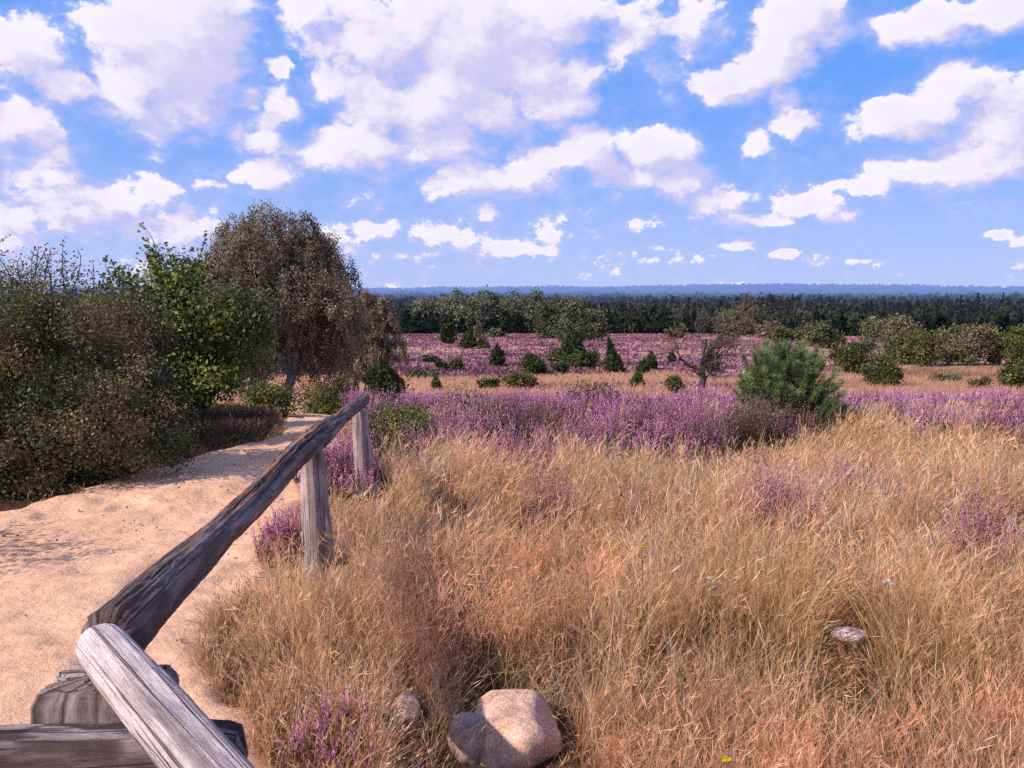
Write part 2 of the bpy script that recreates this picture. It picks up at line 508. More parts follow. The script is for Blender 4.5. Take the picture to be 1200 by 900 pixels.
def rock(name, c, sx, sy, sz, seed, label, col=(.55, .38, .28), rz=0.0, flat=.0, grp=None):
    nu, nv = 72, 40
    th = np.linspace(0, 2 * PI, nu, endpoint=False); ph = np.linspace(.02, PI - .02, nv)
    T, Pp = np.meshgrid(th, ph)
    d = np.stack([np.sin(Pp) * np.cos(T), np.sin(Pp) * np.sin(T), np.cos(Pp)], -1)
    rg = np.random.default_rng(seed)
    rad = np.ones(T.shape)
    for k in range(22):                                       # cut facets
        n = unit(rg.normal(size=3)); lim = rg.uniform(.74, .96)
        dn = d @ n
        cut = np.where(dn > 1e-3, lim / np.maximum(dn, 1e-3), 9)
        rad = -np.log(np.exp(-26 * rad) + np.exp(-26 * np.minimum(cut, 3))) / 26
    rad = rad * (1 + .26 * (fbm3(d[..., 0] * 1.7 + seed, d[..., 1] * 1.7, d[..., 2] * 1.7, seed, 4) - .5)
                 + .03 * (fbm3(d[..., 0] * 9, d[..., 1] * 9 + seed, d[..., 2] * 9, seed, 3) - .5))
    v = d * rad[..., None] * np.array([sx, sy, sz])
    q = []
    i = np.arange(nv - 1)[:, None] * nu; j = np.arange(nu)[None]; k = (j + 1) % nu
    q = np.stack([i + j, i + nu + j, i + nu + k, i + k], -1).reshape(-1, 4)
    hgt = d[..., 2].reshape(-1)
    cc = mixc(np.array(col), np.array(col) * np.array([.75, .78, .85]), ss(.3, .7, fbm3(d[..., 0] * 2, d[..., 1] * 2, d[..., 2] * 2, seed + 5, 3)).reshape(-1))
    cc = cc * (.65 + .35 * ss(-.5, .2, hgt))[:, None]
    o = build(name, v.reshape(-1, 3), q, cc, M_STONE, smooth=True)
    o.location = [float(t) for t in c]; o.rotation_euler = (0, 0, rz)
    tag(o, label, 'stone', grp)
    STONES.append((c[0], c[1], max(sx, sy)))
    return o


def gp(px, py, dz=0.0):
    p = hit(px, py); return np.array([p[0], p[1], H(p[0], p[1]) + dz])


rock('boulder', at(600, 868, 2.55), .180, .155, .195, 4, 'large rounded tan boulder half in shadow in the grass at the bottom of the photo', (.80, .49, .34))
rock('boulder', at(551, 872, 2.50), .082, .075, .115, 9, 'smaller dark boulder leaning against the left side of the large tan boulder', (.5, .34, .26))
rock('stone', at(476, 836, 2.72), .058, .05, .082, 14, 'small upright pale stone standing in grass left of the large boulder', (.74, .52, .37))
rock('stone', at(996, 745, 3.30), .085, .055, .045, 23, 'flat pinkish white stone half buried in tall grass at right', (.80, .62, .58))
b3 = gp(428, 578)
rock('stone', (b3[0] - .07, b3[1] - .12, b3[2] + .06), .075, .06, .07, 31, 'pale flat stone at the foot of the farthest fence post on its left', (.66, .5, .38))
rock('stone', (b3[0] + .09, b3[1] - .14, b3[2] + .05), .06, .05, .06, 37, 'pale stone at the foot of the farthest fence post on its right', (.68, .53, .42))
rock('stone', gp(506, 600, .16), .05, .045, .045, 41, 'small whitish stone showing in the grass right of the farthest fence post', (.68, .58, .52))

# ------------------------------------------------------------------ fence
fence_root = thing('wooden_fence', (b3[0], b3[1], b3[2]), 'weathered rustic log fence turning a corner beside the sandy path', 'fence')
FO = np.array(fence_root.location)


def log(name, pts, rad, seed, colfn, sides=48, n=160, crack=.06, rough=.10, square=0.0, wx=1.0, rot=0.0):
    pts = np.asarray(pts, float); rad = np.asarray(rad, float)
    s0 = np.concatenate([[0], np.cumsum(np.linalg.norm(np.diff(pts, axis=0), axis=1))])
    s = np.linspace(0, s0[-1], n)
    # smooth interpolation
    p = np.stack([np.interp(s, s0, pts[:, k]) for k in range(3)], 1)
    kk = np.ones(9) / 9
    for k in range(3):
        pad = np.concatenate([2 * p[0, k] - p[8:0:-1, k][-4:], p[:, k], 2 * p[-1, k] - p[-2:-6:-1, k]])
        p[:, k] = np.convolve(pad, kk, 'valid')
    r = np.interp(s, s0, rad)
    t = unit(np.gradient(p, axis=0)); ref = np.array([0, 0, 1.]) if abs(t[n // 2, 2]) < .8 else np.array([0, 1., 0])
    a = unit(np.cross(t, ref)); b = np.cross(a, t)            # b points up for a lying log
    th = np.linspace(0, 2 * PI, sides, endpoint=False)
    S, T = np.meshgrid(s, th, indexing='ij')
    sh = np.ones_like(S)
    if square:
        c_, s_ = np.abs(np.cos(T - rot)), np.abs(np.sin(T - rot))
        pw = 2 + square
        sh = (c_ ** pw + s_ ** pw) ** (-1 / pw)
    nz = fbm3(np.cos(T) * 1.6 + seed, np.sin(T) * 1.6, S * 2.6, seed, 5) - .5
    gr = n3(np.cos(T) * 5 + seed, np.sin(T) * 5, S * .7, seed + 2)
    fine = n3(np.cos(T) * 13 + seed, np.sin(T) * 13, S * 5, seed + 3)
    knob = fbm3(np.cos(T) * 3.5 + seed, np.sin(T) * 3.5, S * 11, seed + 4, 3)
    groove = np.abs(n3(np.cos(T) * 7 + seed, np.sin(T) * 7, S * 1.5, seed + 5) - .5)
    rr = r[:, None] * sh * (1 + 2 * rough * nz - crack * ss(.62, .8, gr) - crack * .5 * fine + crack * 1.1 * (knob - .5) - crack * .8 * (1 - ss(0, .07, groove)))
    end = np.minimum(S, s[-1] - S)                            # rounded worn ends
    rr = rr * (1 - (.25 if square < 5 else .09) * (1 - ss(0, .03, end)))
    v = p[:, None] + (a[:, None] * (np.cos(T) * rr * wx)[..., None] + b[:, None] * (np.sin(T) * rr)[..., None])
    # end caps: rings to the axis
    caps = []
    for e, sgn in ((0, -1), (-1, 1)):
        for f, off in ((.72, .006), (.4, .010), (.02, .011)):
            jag = .010 * (n2(th * 2.2 + seed, th * 0 + f * 5, seed) - .5)
            caps.append((e, f, p[e] + t[e] * off * sgn + (v[e] - p[e]) * f + t[e] * (jag[:, None]) * (1 if f > .1 else 0)))
    V = np.concatenate([caps[2][2][None], caps[1][2][None], caps[0][2][None], v, caps[3][2][None], caps[4][2][None], caps[5][2][None]])
    m = len(V)
    SS = np.concatenate([[s[0]] * 3, s, [s[-1]] * 3])
    # grain coordinates
    g = np.stack([np.broadcast_to(np.cos(th) * .08, (m, sides)), np.broadcast_to(np.sin(th) * .08, (m, sides)), np.broadcast_to(SS[:, None] + seed, (m, sides))], -1)
    g = g.copy()
    for idx, f in ((0, .02), (1, .4), (2, .72), (m - 3, .72), (m - 2, .4), (m - 1, .02)):
        g[idx, :, :2] *= f
    i = np.arange(m - 1)[:, None] * sides; j = np.arange(sides)[None]; k = (j + 1) % sides
    q = np.stack([i + j, i + k, i + sides + k, i + sides + j], -1).reshape(-1, 4)
    TT = np.broadcast_to(th[None], (m, sides))
    f_ = np.concatenate([[0] * 3, np.linspace(0, 1, n), [1] * 3])
    c = colfn(np.broadcast_to(f_[:, None], (m, sides)), TT, np.broadcast_to(SS[:, None], (m, sides)))
    return build(name, (V - FO).reshape(-1, 3), q, c.reshape(-1, 3), M_WOOD, fence_root, smooth=True, extra=g.reshape(-1, 3))


GREY = np.array([.20, .155, .155])


def col_dark(f, T, S):
    n = fbm3(np.cos(T) * 2, np.sin(T) * 2, S * 4, 71, 4)
    c = mixc(np.array([.17, .108, .092]), np.array([.34, .24, .21]), ss(.35, .65, n))
    top = ss(.1, .7, np.sin(T) * .55 - np.cos(T) * .85)           # upper side, away from the camera
    torn = ss(.22, .28, f + .05 * (n - .5)) * (1 - ss(.52, .60, f + .1 * (n - .5))) * ss(.60, .80, np.cos(T - 1.95) + .6 * (n - .5))
    c = mixc(c, np.array([.46, .20, .085]), torn * ss(.42, .6, fbm3(np.cos(T) * 4, np.sin(T) * 4, S * 9, 75, 3)))
    c = mixc(c, np.array([.06, .045, .04]), torn * ss(.56, .7, fbm3(np.cos(T) * 5, np.sin(T) * 5, S * 14, 79, 3)))
    return c


def col_white(f, T, S):
    n = fbm3(np.cos(T) * 3, np.sin(T) * 3, S * 3, 81, 4)
    c = mixc(np.array([.70, .54, .51]), np.array([.90, .75, .71]), ss(.35, .65, n))
    return mixc(c, np.array([.25, .16, .14]), ss(.68, .76, n3(np.cos(T) * 2.2, np.sin(T) * 2.2, S * 1.1, 83)) * .6)


def col_post(f, T, S):
    n = fbm3(np.cos(T) * 3, np.sin(T) * 3, S * 3, 85, 4)
    c = mixc(np.array([.26, .195, .18]), np.array([.50, .395, .365]), ss(.35, .65, n))
    return c


def col_plank(f, T, S):
    n = fbm3(np.cos(T) * 3, np.sin(T) * 3, S * 9, 87, 4)
    c = mixc(np.array([.15, .095, .085]), np.array([.32, .24, .225]), ss(.4, .65, n))
    top = ss(.5, .9, np.sin(T))
    return mixc(c, mixc(np.array([.08, .05, .05]), np.array([.5, .4, .4]), ss(.5, .62, n)), top * .7)


# far rail: from the corner to the farthest post
rail = [at(128, 752, 1.60), at(190, 690, 2.0), at(252, 630, 2.52), at(305, 580, 3.1), at(345, 535, 3.75), at(372, 512, 4.2), at(400, 490, 5.0), at(428, 467, 6.1)]
rr_ = [.070, .065, .059, .061, .067, .072, .048, .046]
o = log('top_rail', rail, rr_, 3, col_dark, sides=128, n=560, rough=.17, crack=.13)
tag(o, 'dark grey log rail with torn orange brown wood running into the distance')
# near rail: pale, runs from the corner towards the camera's right
A, B = at(120, 762, 1.50), at(238, 900, 1.16)
near = [A - (B - A) * .10, A, A + (B - A) * .5, B, B + (B - A) * .9]
near = [p + np.array([0, 0, .006]) for p in near]
o = log('top_rail', near, [.040, .048, .050, .051, .051], 17, col_white, sides=110, n=300, rough=.09, crack=.05, wx=1.02)
tag(o, 'bleached pale rail with a long crack at the near corner')
# posts
p2t, p2b = at(366, 529, 4.22), np.array(at(376, 668, 4.15)); p2b[2] = H(p2b[0], p2b[1]) - .15
log('post', [p2b, (p2b + p2t) / 2, p2t], [.080, .068, .054], 23, col_post, sides=64, n=120, rough=.12, crack=.12, square=5, rot=.55)
p3t, p3b = at(421, 480, 5.98), np.array(at(429, 572, 6.0)); p3b[2] = H(p3b[0], p3b[1]) - .15
log('post', [p3b, (p3b + p3t) / 2, p3t], [.066, .060, .052], 29, col_post, sides=48, n=100, rough=.14, crack=.12, square=4, rot=.5)
# corner stump and plank
st = at(124, 796, 1.60); sb = st.copy(); sb[2] = H(st[0], st[1]) - .2
o = log('post', [sb, (sb + st) / 2, st], [.085, .083, .078], 37, lambda f, T, S: mixc(col_post(f, T, S) * np.array([1.12, 1.05, 1.0]), np.array([.05, .035, .03]), ss(.60, .68, n3(np.cos(T) * 9, np.sin(T) * 9, S * .8, 89)) * .85), sides=96, n=200, rough=.035, crack=.10, square=16, wx=1.72)
tag(o, 'thick square weathered stump under the corner of the fence')
L0, L1 = at(-260, 935, 1.46), at(281, 893, 1.50)
L0[2] = L1[2] - .01
log('plank', [L0, (L0 + L1) / 2, L1], [.085, .085, .08], 43, col_plank, sides=64, n=200, rough=.07, crack=.10, square=6, wx=.5)
POSTS = [(p2b[0], p2b[1]), (p3b[0], p3b[1])]

# ------------------------------------------------------------------ grass
print('grass')
gacc = Acc()


def sector(n, y0, y1, umax=.86, power=1.0, ucen=0.0):
    """random ground points in the wedge in front of the hilltop, density ~ 1/y^power"""
    t = R.random(n)
    k = 2 - power
    y = (y0 ** k + t * (y1 ** k - y0 ** k)) ** (1 / k) if abs(k) > 1e-6 else y0 * (y1 / y0) ** t
    u = (R.random(n) * 2 - 1) * umax + ucen
    x = u * y + (R.random(n) - .5) * 1.6 * np.exp(-y / 2.0)
    return x, y


def grass_h(x, y):
    h = .30 + .20 * fbm2(x * 1.3, y * 1.3, 91, 3)
    h = h * (.62 + .38 * ss(2.2, 3.6, y))
    h = h * (1 - .30 * ss(.5, .65, fbm2(x * .6 + 4, y * .6, 95, 2)))
    for sx, sy, sr in STONES:
        d = np.hypot(x - sx, y - sy)
        infront = (y < sy + .05) & (np.abs(x - sx * y / sy) < sr * 1.25) & (sy - y < .9)
        h = np.where(infront, h * np.clip(.20 + .42 * (sy - y), .2, 1), h)
        h = np.where(d < sr * .85, 0, h)
    for qx, qy in POSTS:
        near_ = (np.abs(x - qx * y / qy) < .16) & (y < qy + .05) & (qy - y < .7)
        h = np.where(near_, h * np.clip(.30 + .6 * (qy - y), .3, 1), h)
    # trodden fringe beside the path
    h = h * (.45 + .55 * ss(.0, .45, x - xr(y)))
    # the fence line stands in a lower strip so the feet of the posts show
    return h


G_A = np.array([.87, .50, .27]); G_B = np.array([.95, .69, .46]); G_C = np.array([.84, .42, .26]); G_D = np.array([.70, .44, .16])
G_G = np.array([.17, .17, .05]); G_Br = np.array([.20, .105, .055])


def palette(n, x, y):
    t = R.random(n); pn = fbm2(x * .8, y * .8, 97, 3)
    c = np.where((t < .4)[:, None], G_A, np.where((t < .62)[:, None], G_B, np.where((t < .85)[:, None], G_C, G_D)))
    c = mixc(c, G_C * 1.08, ss(.5, .7, pn) * .55)
    c = mixc(c, G_D * 1.05, ss(.5, .7, fbm2(x * .7 + 9, y * .7, 99, 2)) * .35)
    return c * (.55 + .75 * R.random(n))[:, None]


def stems(x, y, hmul=1.0, wpx=.0011, wmin=.0016, S=5, heads=True, lean=.20, tuft=None):
    n = len(x)
    h = grass_h(x, y) * (.55 + .85 * R.random(n)) * hmul
    if tuft is None:
        ta, tl, tc = R.random(n) * 2 * PI, np.abs(R.normal(size=n)) * lean, np.ones(n)
    else:
        ta, tl, tc = tuft
        h = h * np.clip(tc, .7, 1.25) * (1 - .35 * pocket(x, y))
    ok = h > .05
    x, y, h, ta, tl, tc = x[ok], y[ok], h[ok], ta[ok], tl[ok], tc[ok]; n = len(x)
    root = np.stack([x, y, H(x, y) - .01], -1)
    ang = R.random(n) * 2 * PI
    la = np.abs(R.normal(size=n)) * lean * .8 * (1 - .35 * ss(3.5, 6, y))
    wind = fbm2(x * .9 + 3, y * .9, 103, 2)
    lx = np.cos(ang) * la + np.cos(ta) * tl; ly = np.sin(ang) * la + np.sin(ta) * tl
    d = unit(np.stack([lx + .05, ly, np.ones(n)], -1))
    bend = np.stack([lx * .85 + .22 * ss(.35, .7, wind) + .12 * R.normal(size=n), ly * .85 - .06 + .10 * R.normal(size=n), -.12 * R.random(n)], -1)
    w = np.maximum(wmin, wpx * y) * (.45 + .85 * R.random(n) ** 1.5)
    wa = R.random(n) * PI
    wd = unit(np.stack([np.cos(wa), np.sin(wa) * .5, np.zeros(n)], -1))
    c = palette(n, x, y) * np.clip(tc, .75, 1.2)[:, None]
    p = strips(gacc, root, d, h, bend, w, wd, c * np.array([.58, .50, .43]), (c * 1.45).clip(0, .95), S=S, droop=.26 * R.random(n) ** 3)  # dark roots and bright tips: shade between the stems painted into the colour
    if heads:
        # slim plumes lying along the tip of the stem
        sel = np.where(R.random(n) < .55)[0]
        for k in range(3):
            f = R.random(len(sel)) * .30 + .68
            i = np.clip((f * S).astype(int), 0, S - 1); fr = f * S - i
            pp = p[sel, i] * (1 - fr)[:, None] + p[sel, i + 1] * fr[:, None]
            along = unit(p[sel, S] - p[sel, S - 1])
            L = (.035 + .05 * R.random(len(sel))) * np.clip(h[sel] / .4, .5, 1.2)
            dd = unit(rdir(len(sel)) * .38 + along)
            b = unit(np.cross(dd, rdir(len(sel))))
            ww = np.maximum(.0026, .0010 * y[sel])
            cards(gacc, pp + dd * L[:, None] * .4, dd, b, L, ww, c[sel] * (1.0 + .25 * R.random(len(sel)))[:, None])


def pocket(x, y):
    return ss(.53, .66, fbm2(x * 2.1 + 5, y * 1.7, 109, 3)) * (1 - .6 * ss(5, 8, y))


def tufts(nt, per, y0, y1, umax, power, spread, ucen=0.0, **kw):
    """stems gathered in tussocks that share a lean and a tint"""
    tx, ty = sector(nt, y0, y1, umax, power, ucen)
    k = keep(tx, ty) & (R.random(nt) < 1 - .85 * pocket(tx, ty)); tx, ty = tx[k], ty[k]; m = len(tx)
    ta, tl, tc = R.random(m) * 2 * PI, np.abs(R.normal(size=m)) * .16, .95 + .16 * R.normal(size=m)
    a = R.random((m, per)) * 2 * PI; q = np.abs(R.normal(size=(m, per))) * spread * (1 + .12 * ty[:, None])
    x = (tx[:, None] + np.cos(a) * q).ravel(); y = (ty[:, None] + np.sin(a) * q).ravel()
    rp = lambda v: np.repeat(v, per)
    ta = np.where(R.random(m * per) < .6, rp(ta), a.ravel())
    k = ~path_in(x, y, -.02) & (np.hypot(x, y) > .45) & ((x > -.25) | (y > 1.0))
    stems(x[k], y[k], tuft=(ta[k], rp(tl)[k], rp(tc)[k]), **kw)


def keep(x, y, hf=.93):
    m = ~path_in(x, y, -.02)
    hm = heather_near(x, y)
    m &= R.random(len(x)) > hm * hf
    left = x < xl(y)
    return m & ~left


tufts(8200, 22, 1.15, 10.5, .82, 1.15, .035)
tufts(1500, 18, .95, 6.0, .45, 1.0, .04, ucen=1.15)
tufts(260, 22, .35, 1.4, 1.3, .6, .035)
x, y = sector(26000, 1.2, 10.5, .82, 1.1)
k = keep(x, y); stems(x[k], y[k], 1.0)
# a few long bleached straws leaning across the rest
x, y = sector(1500, 1.5, 7, .80, 1.0)
k = keep(x, y); stems(x[k], y[k], 1.25, wpx=.0013, wmin=.0028, lean=.5, heads=False, tuft=(R.normal(size=k.sum()) * .7, .3 + .3 * R.random(k.sum()), np.full(k.sum(), 1.2)))
# basal leaves: shorter, denser, greener and browner
x, y = sector(165000, .9, 9.5, .95, 1.25)
k = keep(x, y); x, y = x[k], y[k]; n = len(x)
h = grass_h(x, y) * (.30 + .45 * R.random(n)); ok = h > .03; x, y, h = x[ok], y[ok], h[ok]; n = len(x)
ang = R.random(n) * 2 * PI; la = .25 + .55 * R.random(n)
d = unit(np.stack([np.cos(ang) * la, np.sin(ang) * la, np.ones(n)], -1))
bend = np.stack([np.cos(ang) * .7, np.sin(ang) * .7, -.35 * np.ones(n)], -1)
gn = np.maximum(pocket(x, y) * .9, ss(.46, .62, fbm2(x * 1.5, y * 1.5, 107, 3)))
c = mixc(palette(n, x, y) * .82, G_G, gn * .8 * (R.random(n) < .75)); c = mixc(c, G_Br, (R.random(n) < .22) * .8)
wa = ang + PI / 2
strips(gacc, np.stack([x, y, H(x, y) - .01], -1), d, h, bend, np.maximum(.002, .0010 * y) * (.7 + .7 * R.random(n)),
       np.stack([np.cos(wa), np.sin(wa), 0 * wa], -1), c * .5, c * 1.0, S=3)  # root half darkened, shade inside the tussock put into the colour
# grass on and beyond the brow, and in gaps of the heather
x, y = sector(50000, 9, 22, .9, .8)
k = keep(x, y, .88); stems(x[k], y[k], .85, wpx=.0010, S=3, heads=False)
x, y = sector(90000, 19, 62, .85, .7)
hm = heath_far(x, y); k = (R.random(len(x)) > hm) & ~path_in(x, y, .1); x, y = x[k], y[k]; n = len(x)
hh = (.18 + .22 * fbm2(x / 3, y / 3, 111, 2)) * (.6 + .8 * R.random(n))
ang = R.random(n) * 2 * PI
cc = mixc(palette(n, x * .2, y * .2), np.array([.55, .37, .24]), np.full(n, .5))
cc = (cc * np.array([1.32, 1.22, 1.15])).clip(0, .95)
cc = mixc(cc, C_OLIVE * 1.4, ss(.40, .55, x / y) * .5 * ss(.45, .6, fbm2(x / 9, y / 9, 113, 2)))
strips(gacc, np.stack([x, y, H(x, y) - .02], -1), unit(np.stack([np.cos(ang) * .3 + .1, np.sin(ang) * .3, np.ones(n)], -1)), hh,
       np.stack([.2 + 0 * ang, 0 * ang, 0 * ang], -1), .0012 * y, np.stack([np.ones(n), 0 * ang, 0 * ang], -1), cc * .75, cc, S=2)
# verge on the far (left) side of the path
y = 6.5 + 10 * R.random(13000) ** .7; x = xl(y) + .05 - np.abs(R.normal(size=13000)) * .40
n = len(x); hh = .06 + .2 * R.random(n) * ss(0, .3, xl(y) - x); ang = R.random(n) * 2 * PI
cc = mixc(palette(n, x, y) * .75, G_G, (R.random(n) < .4) * .8)
strips(gacc, np.stack([x, y, H(x, y) - .01], -1), unit(np.stack([np.cos(ang) * .5, np.sin(ang) * .5, np.ones(n)], -1)), hh,
       np.stack([np.cos(ang) * .4, np.sin(ang) * .4, -.1 + 0 * ang], -1), np.maximum(.002, .001 * y), np.stack([np.ones(n), 0 * ang, 0 * ang], -1), cc * .7, cc, S=3)
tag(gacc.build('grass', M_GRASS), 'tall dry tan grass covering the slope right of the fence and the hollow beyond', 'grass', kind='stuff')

# ------------------------------------------------------------------ heather
print('heather')
F_COLS = np.array([[.88, .34, .60], [.72, .24, .46], [.94, .52, .72], [.56, .18, .31], [.82, .38, .46]])
T_COLS = np.array([[.075, .07, .03], [.10, .065, .04], [.05, .058, .025], [.15, .10, .065]])


def sprigs(acc, x, y, h, fade=0.0, z=None, nf=9, ng=5, fsz=None, dist=None):
    n = len(x)
    z = H(x, y) if z is None else z
    dist = y if dist is None else dist
    root = np.stack([x, y, z], -1)
    la = rdir(n) * .28; la[:, 2] = 1; d = unit(la)
    bend = rdir(n) * .14; bend[:, 2] = 0
    tip = lambda t: root + d * (h * t)[:, None] + bend * (h * t * t)[:, None]
    pn = fbm2(x * 1.1, y * 1.1, 121, 3)
    sz = np.maximum(.008, .00125 * dist) if fsz is None else fsz
    fl = R.random(n) > fade
    cb = F_COLS[R.integers(0, len(F_COLS), n)] * (.75 + .5 * R.random(n))[:, None]
    cb = mixc(cb, np.array([.22, .11, .10]), ss(.60, .72, pn) * .6)
    cb = mixc(cb, np.array([.16, .15, .05]), ss(.60, .70, fbm2(x * .8 + 7, y * .8, 127, 3)) * .7)
    i = fl.nonzero()[0]
    for k in range(nf):
        t = .50 + .50 * (k + R.random(len(i))) / nf
        p = tip_sel(root, d, bend, h, t, i)
        dd = unit(rdir(len(i)) * .42 + d[i]); b = unit(np.cross(dd, rdir(len(i))))
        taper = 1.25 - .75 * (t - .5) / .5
        shade = .55 + .70 * (t - .5) / .5  # painted light: florets darker low on the spike, lighter at its tip
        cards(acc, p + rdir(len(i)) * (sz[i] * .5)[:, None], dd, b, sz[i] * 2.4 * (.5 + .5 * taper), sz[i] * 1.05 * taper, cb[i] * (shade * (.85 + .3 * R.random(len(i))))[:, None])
    j = np.arange(n)
    for k in range(ng):
        t = .1 + .65 * R.random(n)
        p = tip_sel(root, d, bend, h, t, j) + rdir(n) * (h * .07)[:, None]
        dd = unit(rdir(n) + np.array([0, 0, .8])); b = unit(np.cross(dd, rdir(n)))
        cards(acc, p, dd, b, sz * 2.6, sz * .9, T_COLS[R.integers(0, len(T_COLS), n)] * .7 * (.7 + .6 * R.random(n))[:, None])
    strips(acc, root, d, h * .9, bend, np.maximum(.002, .0005 * dist), np.tile([1., 0, 0], (n, 1)), np.tile(T_COLS[1], (n, 1)) * .7, np.tile(T_COLS[3], (n, 1)), S=2)


def tip_sel(root, d, bend, h, t, i):
    return root[i] + d[i] * (h[i] * t)[:, None] + bend[i] * (h[i] * t * t)[:, None]


hacc = Acc()
bx, by = sector(17000, 5.6, 20, .86, 1.3)
hm = heather_near(bx, by); k = R.random(len(bx)) < hm; bx, by = bx[k], by[k]
mound = .62 * fbm2(bx * 1.5, by * 1.2, 131, 3) + .38 * n2(bx * 2.9, by * 2.4, 137)
gap = fbm2(bx * .8 + 2, by * .55, 139, 3)
k = R.random(len(bx)) < (ss(.36, .54, mound) + .05) * (1 - .85 * ss(.54, .64, gap)); bx, by, mound = bx[k], by[k], mound[k]
per = 6
ba = R.random((len(bx), per)) * 2 * PI; bq = np.abs(R.normal(size=(len(bx), per))) * .05
x = (bx[:, None] + np.cos(ba) * bq).ravel(); y = (by[:, None] + np.sin(ba) * bq).ravel()
mound = np.repeat(mound * (.85 + .3 * R.random(len(bx))), per)
mound = ss(.22, .75, mound)
h = (.08 + .52 * mound) * (.75 + .4 * R.random(len(x))) * (.6 + .4 * heather_near(x, y))
sprigs(hacc, x, y, h, fade=.12)
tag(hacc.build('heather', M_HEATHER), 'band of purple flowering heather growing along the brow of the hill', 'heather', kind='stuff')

# far heath in the hollow
facc = Acc()
x, y = sector(80000, 30, 245, .72, .75)
hm = heath_far(x, y); k = (R.random(len(x)) < hm); x, y = x[k], y[k]; n = len(x)
for j in range(5):
    px_ = x + R.normal(size=n) * .22; py_ = y + R.normal(size=n) * .22
    t = R.random(n); pn = fbm2(x / 10, y / 6, 141, 3); pd = fbm2(x / 3, y / 3, 143, 2)
    c = mixc(np.array([.42, .17, .24]), np.array([.58, .29, .36]), t)
    c = mixc(c, np.array([.20, .085, .10]), ss(.42, .62, pn) * .8); c = mixc(c, np.array([.10, .06, .05]), (t < .22) * .8)
    c = mixc(c, np.array([.44, .27, .18]), ss(.60, .7, pd) * .5)
    s = (.16 + .0016 * y) * (.6 + .8 * R.random(n))
    dd = unit(rdir(n) * .7 + np.array([0, 0, 1.])); b = unit(np.cross(dd, rdir(n)))
    cards(facc, np.stack([px_, py_, H(px_, py_) + s * .3], -1), dd, b, s, s * .8, c)
tag(facc.build('heather', M_FAR), 'purple heath carpet covering the hollow below the hill', 'heather', kind='stuff')

# undergrowth left of the path beneath the shrubs
uacc = Acc()
y = 6.5 + 11.5 * R.random(9000); x = xl(y) - .12 - np.abs(R.normal(size=9000)) * .8
sprigs(uacc, x, y, (.14 + .28 * fbm2(x * 1.4, y * 1.4, 151, 2)) * (.6 + .6 * R.random(9000)), fade=.985)
tag(uacc.build('undergrowth', M_HEATHER), 'low brown and pink scrub under the shrubs left of the path', 'undergrowth', kind='stuff')


# heather clumps that stand on their own in the grass
def clump(px, py, w, h, n, label, fade=.1, Y=None, hz=.0):
    p = hit(px, py) if Y is None else at(px, py, Y)
    acc = Acc()
    a = R.random(n) * 2 * PI; q = np.sqrt(R.random(n))
    x = p[0] + np.cos(a) * q * w / 2; y = p[1] + np.sin(a) * q * w / 2
    hh = h * (1 - .55 * q ** 2) * (.7 + .5 * R.random(n))
    z0 = H(p[0], p[1])
    n = n
    sprigs(acc, x - p[0], y - p[1], hh, fade, z=H(x, y) - z0 + hz, nf=12, ng=6, fsz=np.maximum(.0075, .0015 * y), dist=y)
    o = acc.build('heather_clump', M_HEATHER); o.location = (p[0], p[1], z0)
    tag(o, label, 'heather', 'heather clumps in the grass')


clump(908, 655, .60, .66, 520, 'pinkish purple heather clump alone in the grass right of centre')
clump(655, 640, .5, .60, 200, 'sparse brownish heather clump in the grass above the yellow flower', .35)
clump(742, 655, .16, .70, 46, 'thin tall lilac heather sprig in the grass just behind the yellow flower')
clump(342, 655, .42, .36, 260, 'pinkish heather clump at the path edge left of the middle fence post', .1)
clump(398, 572, .75, .52, 420, 'dense purple heather bush between the middle and farthest fence posts', .1)
clump(400, 900, .35, .30, 100, 'short faded heather clump in grass at the bottom near the pale rail', .25)
clump(1150, 690, .35, .66, 160, 'lilac heather clump in the grass near the right edge of the photo')
clump(1000, 620, .7, .60, 300, 'faint pink heather clump in grass below the gap in the heather band', .3)
clump(600, 575, .8, .60, 420, 'pink heather clump fringing the grass left of centre', .2)


# small flowers
def flower(name, px, py, Y, col, label, r=.016):
    p = at(px, py, Y); z0 = H(p[0], p[1]); hgt = p[2] - z0
    e = thing(name, (p[0], p[1], z0), label, 'flower')
    s = Acc(); tube(s, curve((0, 0, 0), (0, 0, hgt), (.01, 0, 0)), .0015, (.16, .2, .06), 5); s.build('stem', M_LEAF, e)
    b = Acc(); n = 34
    a = R.random(n) * 2 * PI; q = np.sqrt(R.random(n)) * r
    c = np.stack([np.cos(a) * q, np.sin(a) * q, hgt + .004 * R.random(n)], -1)
    leafcards(b, c, .011, .008, np.array(col) * (.8 + .3 * R.random(n))[:, None], up=2.0)
    b.build('blossom', M_HEATHER, e)


flower('wild_flower', 752, 640, 2.9, (.85, .62, .03), 'small yellow flower among the grass near the middle of the slope', .018)
flower('wild_flower', 851, 890, 1.95, (.85, .66, .03), 'yellow flower at the bottom edge of the photo right of the boulder', .012)
flower('wild_flower', 1041, 682, 2.6, (.82, .8, .8), 'small white flower head in the grass above the flat stone', .020)
flower('wild_flower', 833, 678, 2.62, (.74, .66, .6), 'tiny cream flower head in the grass left of the white one', .012)

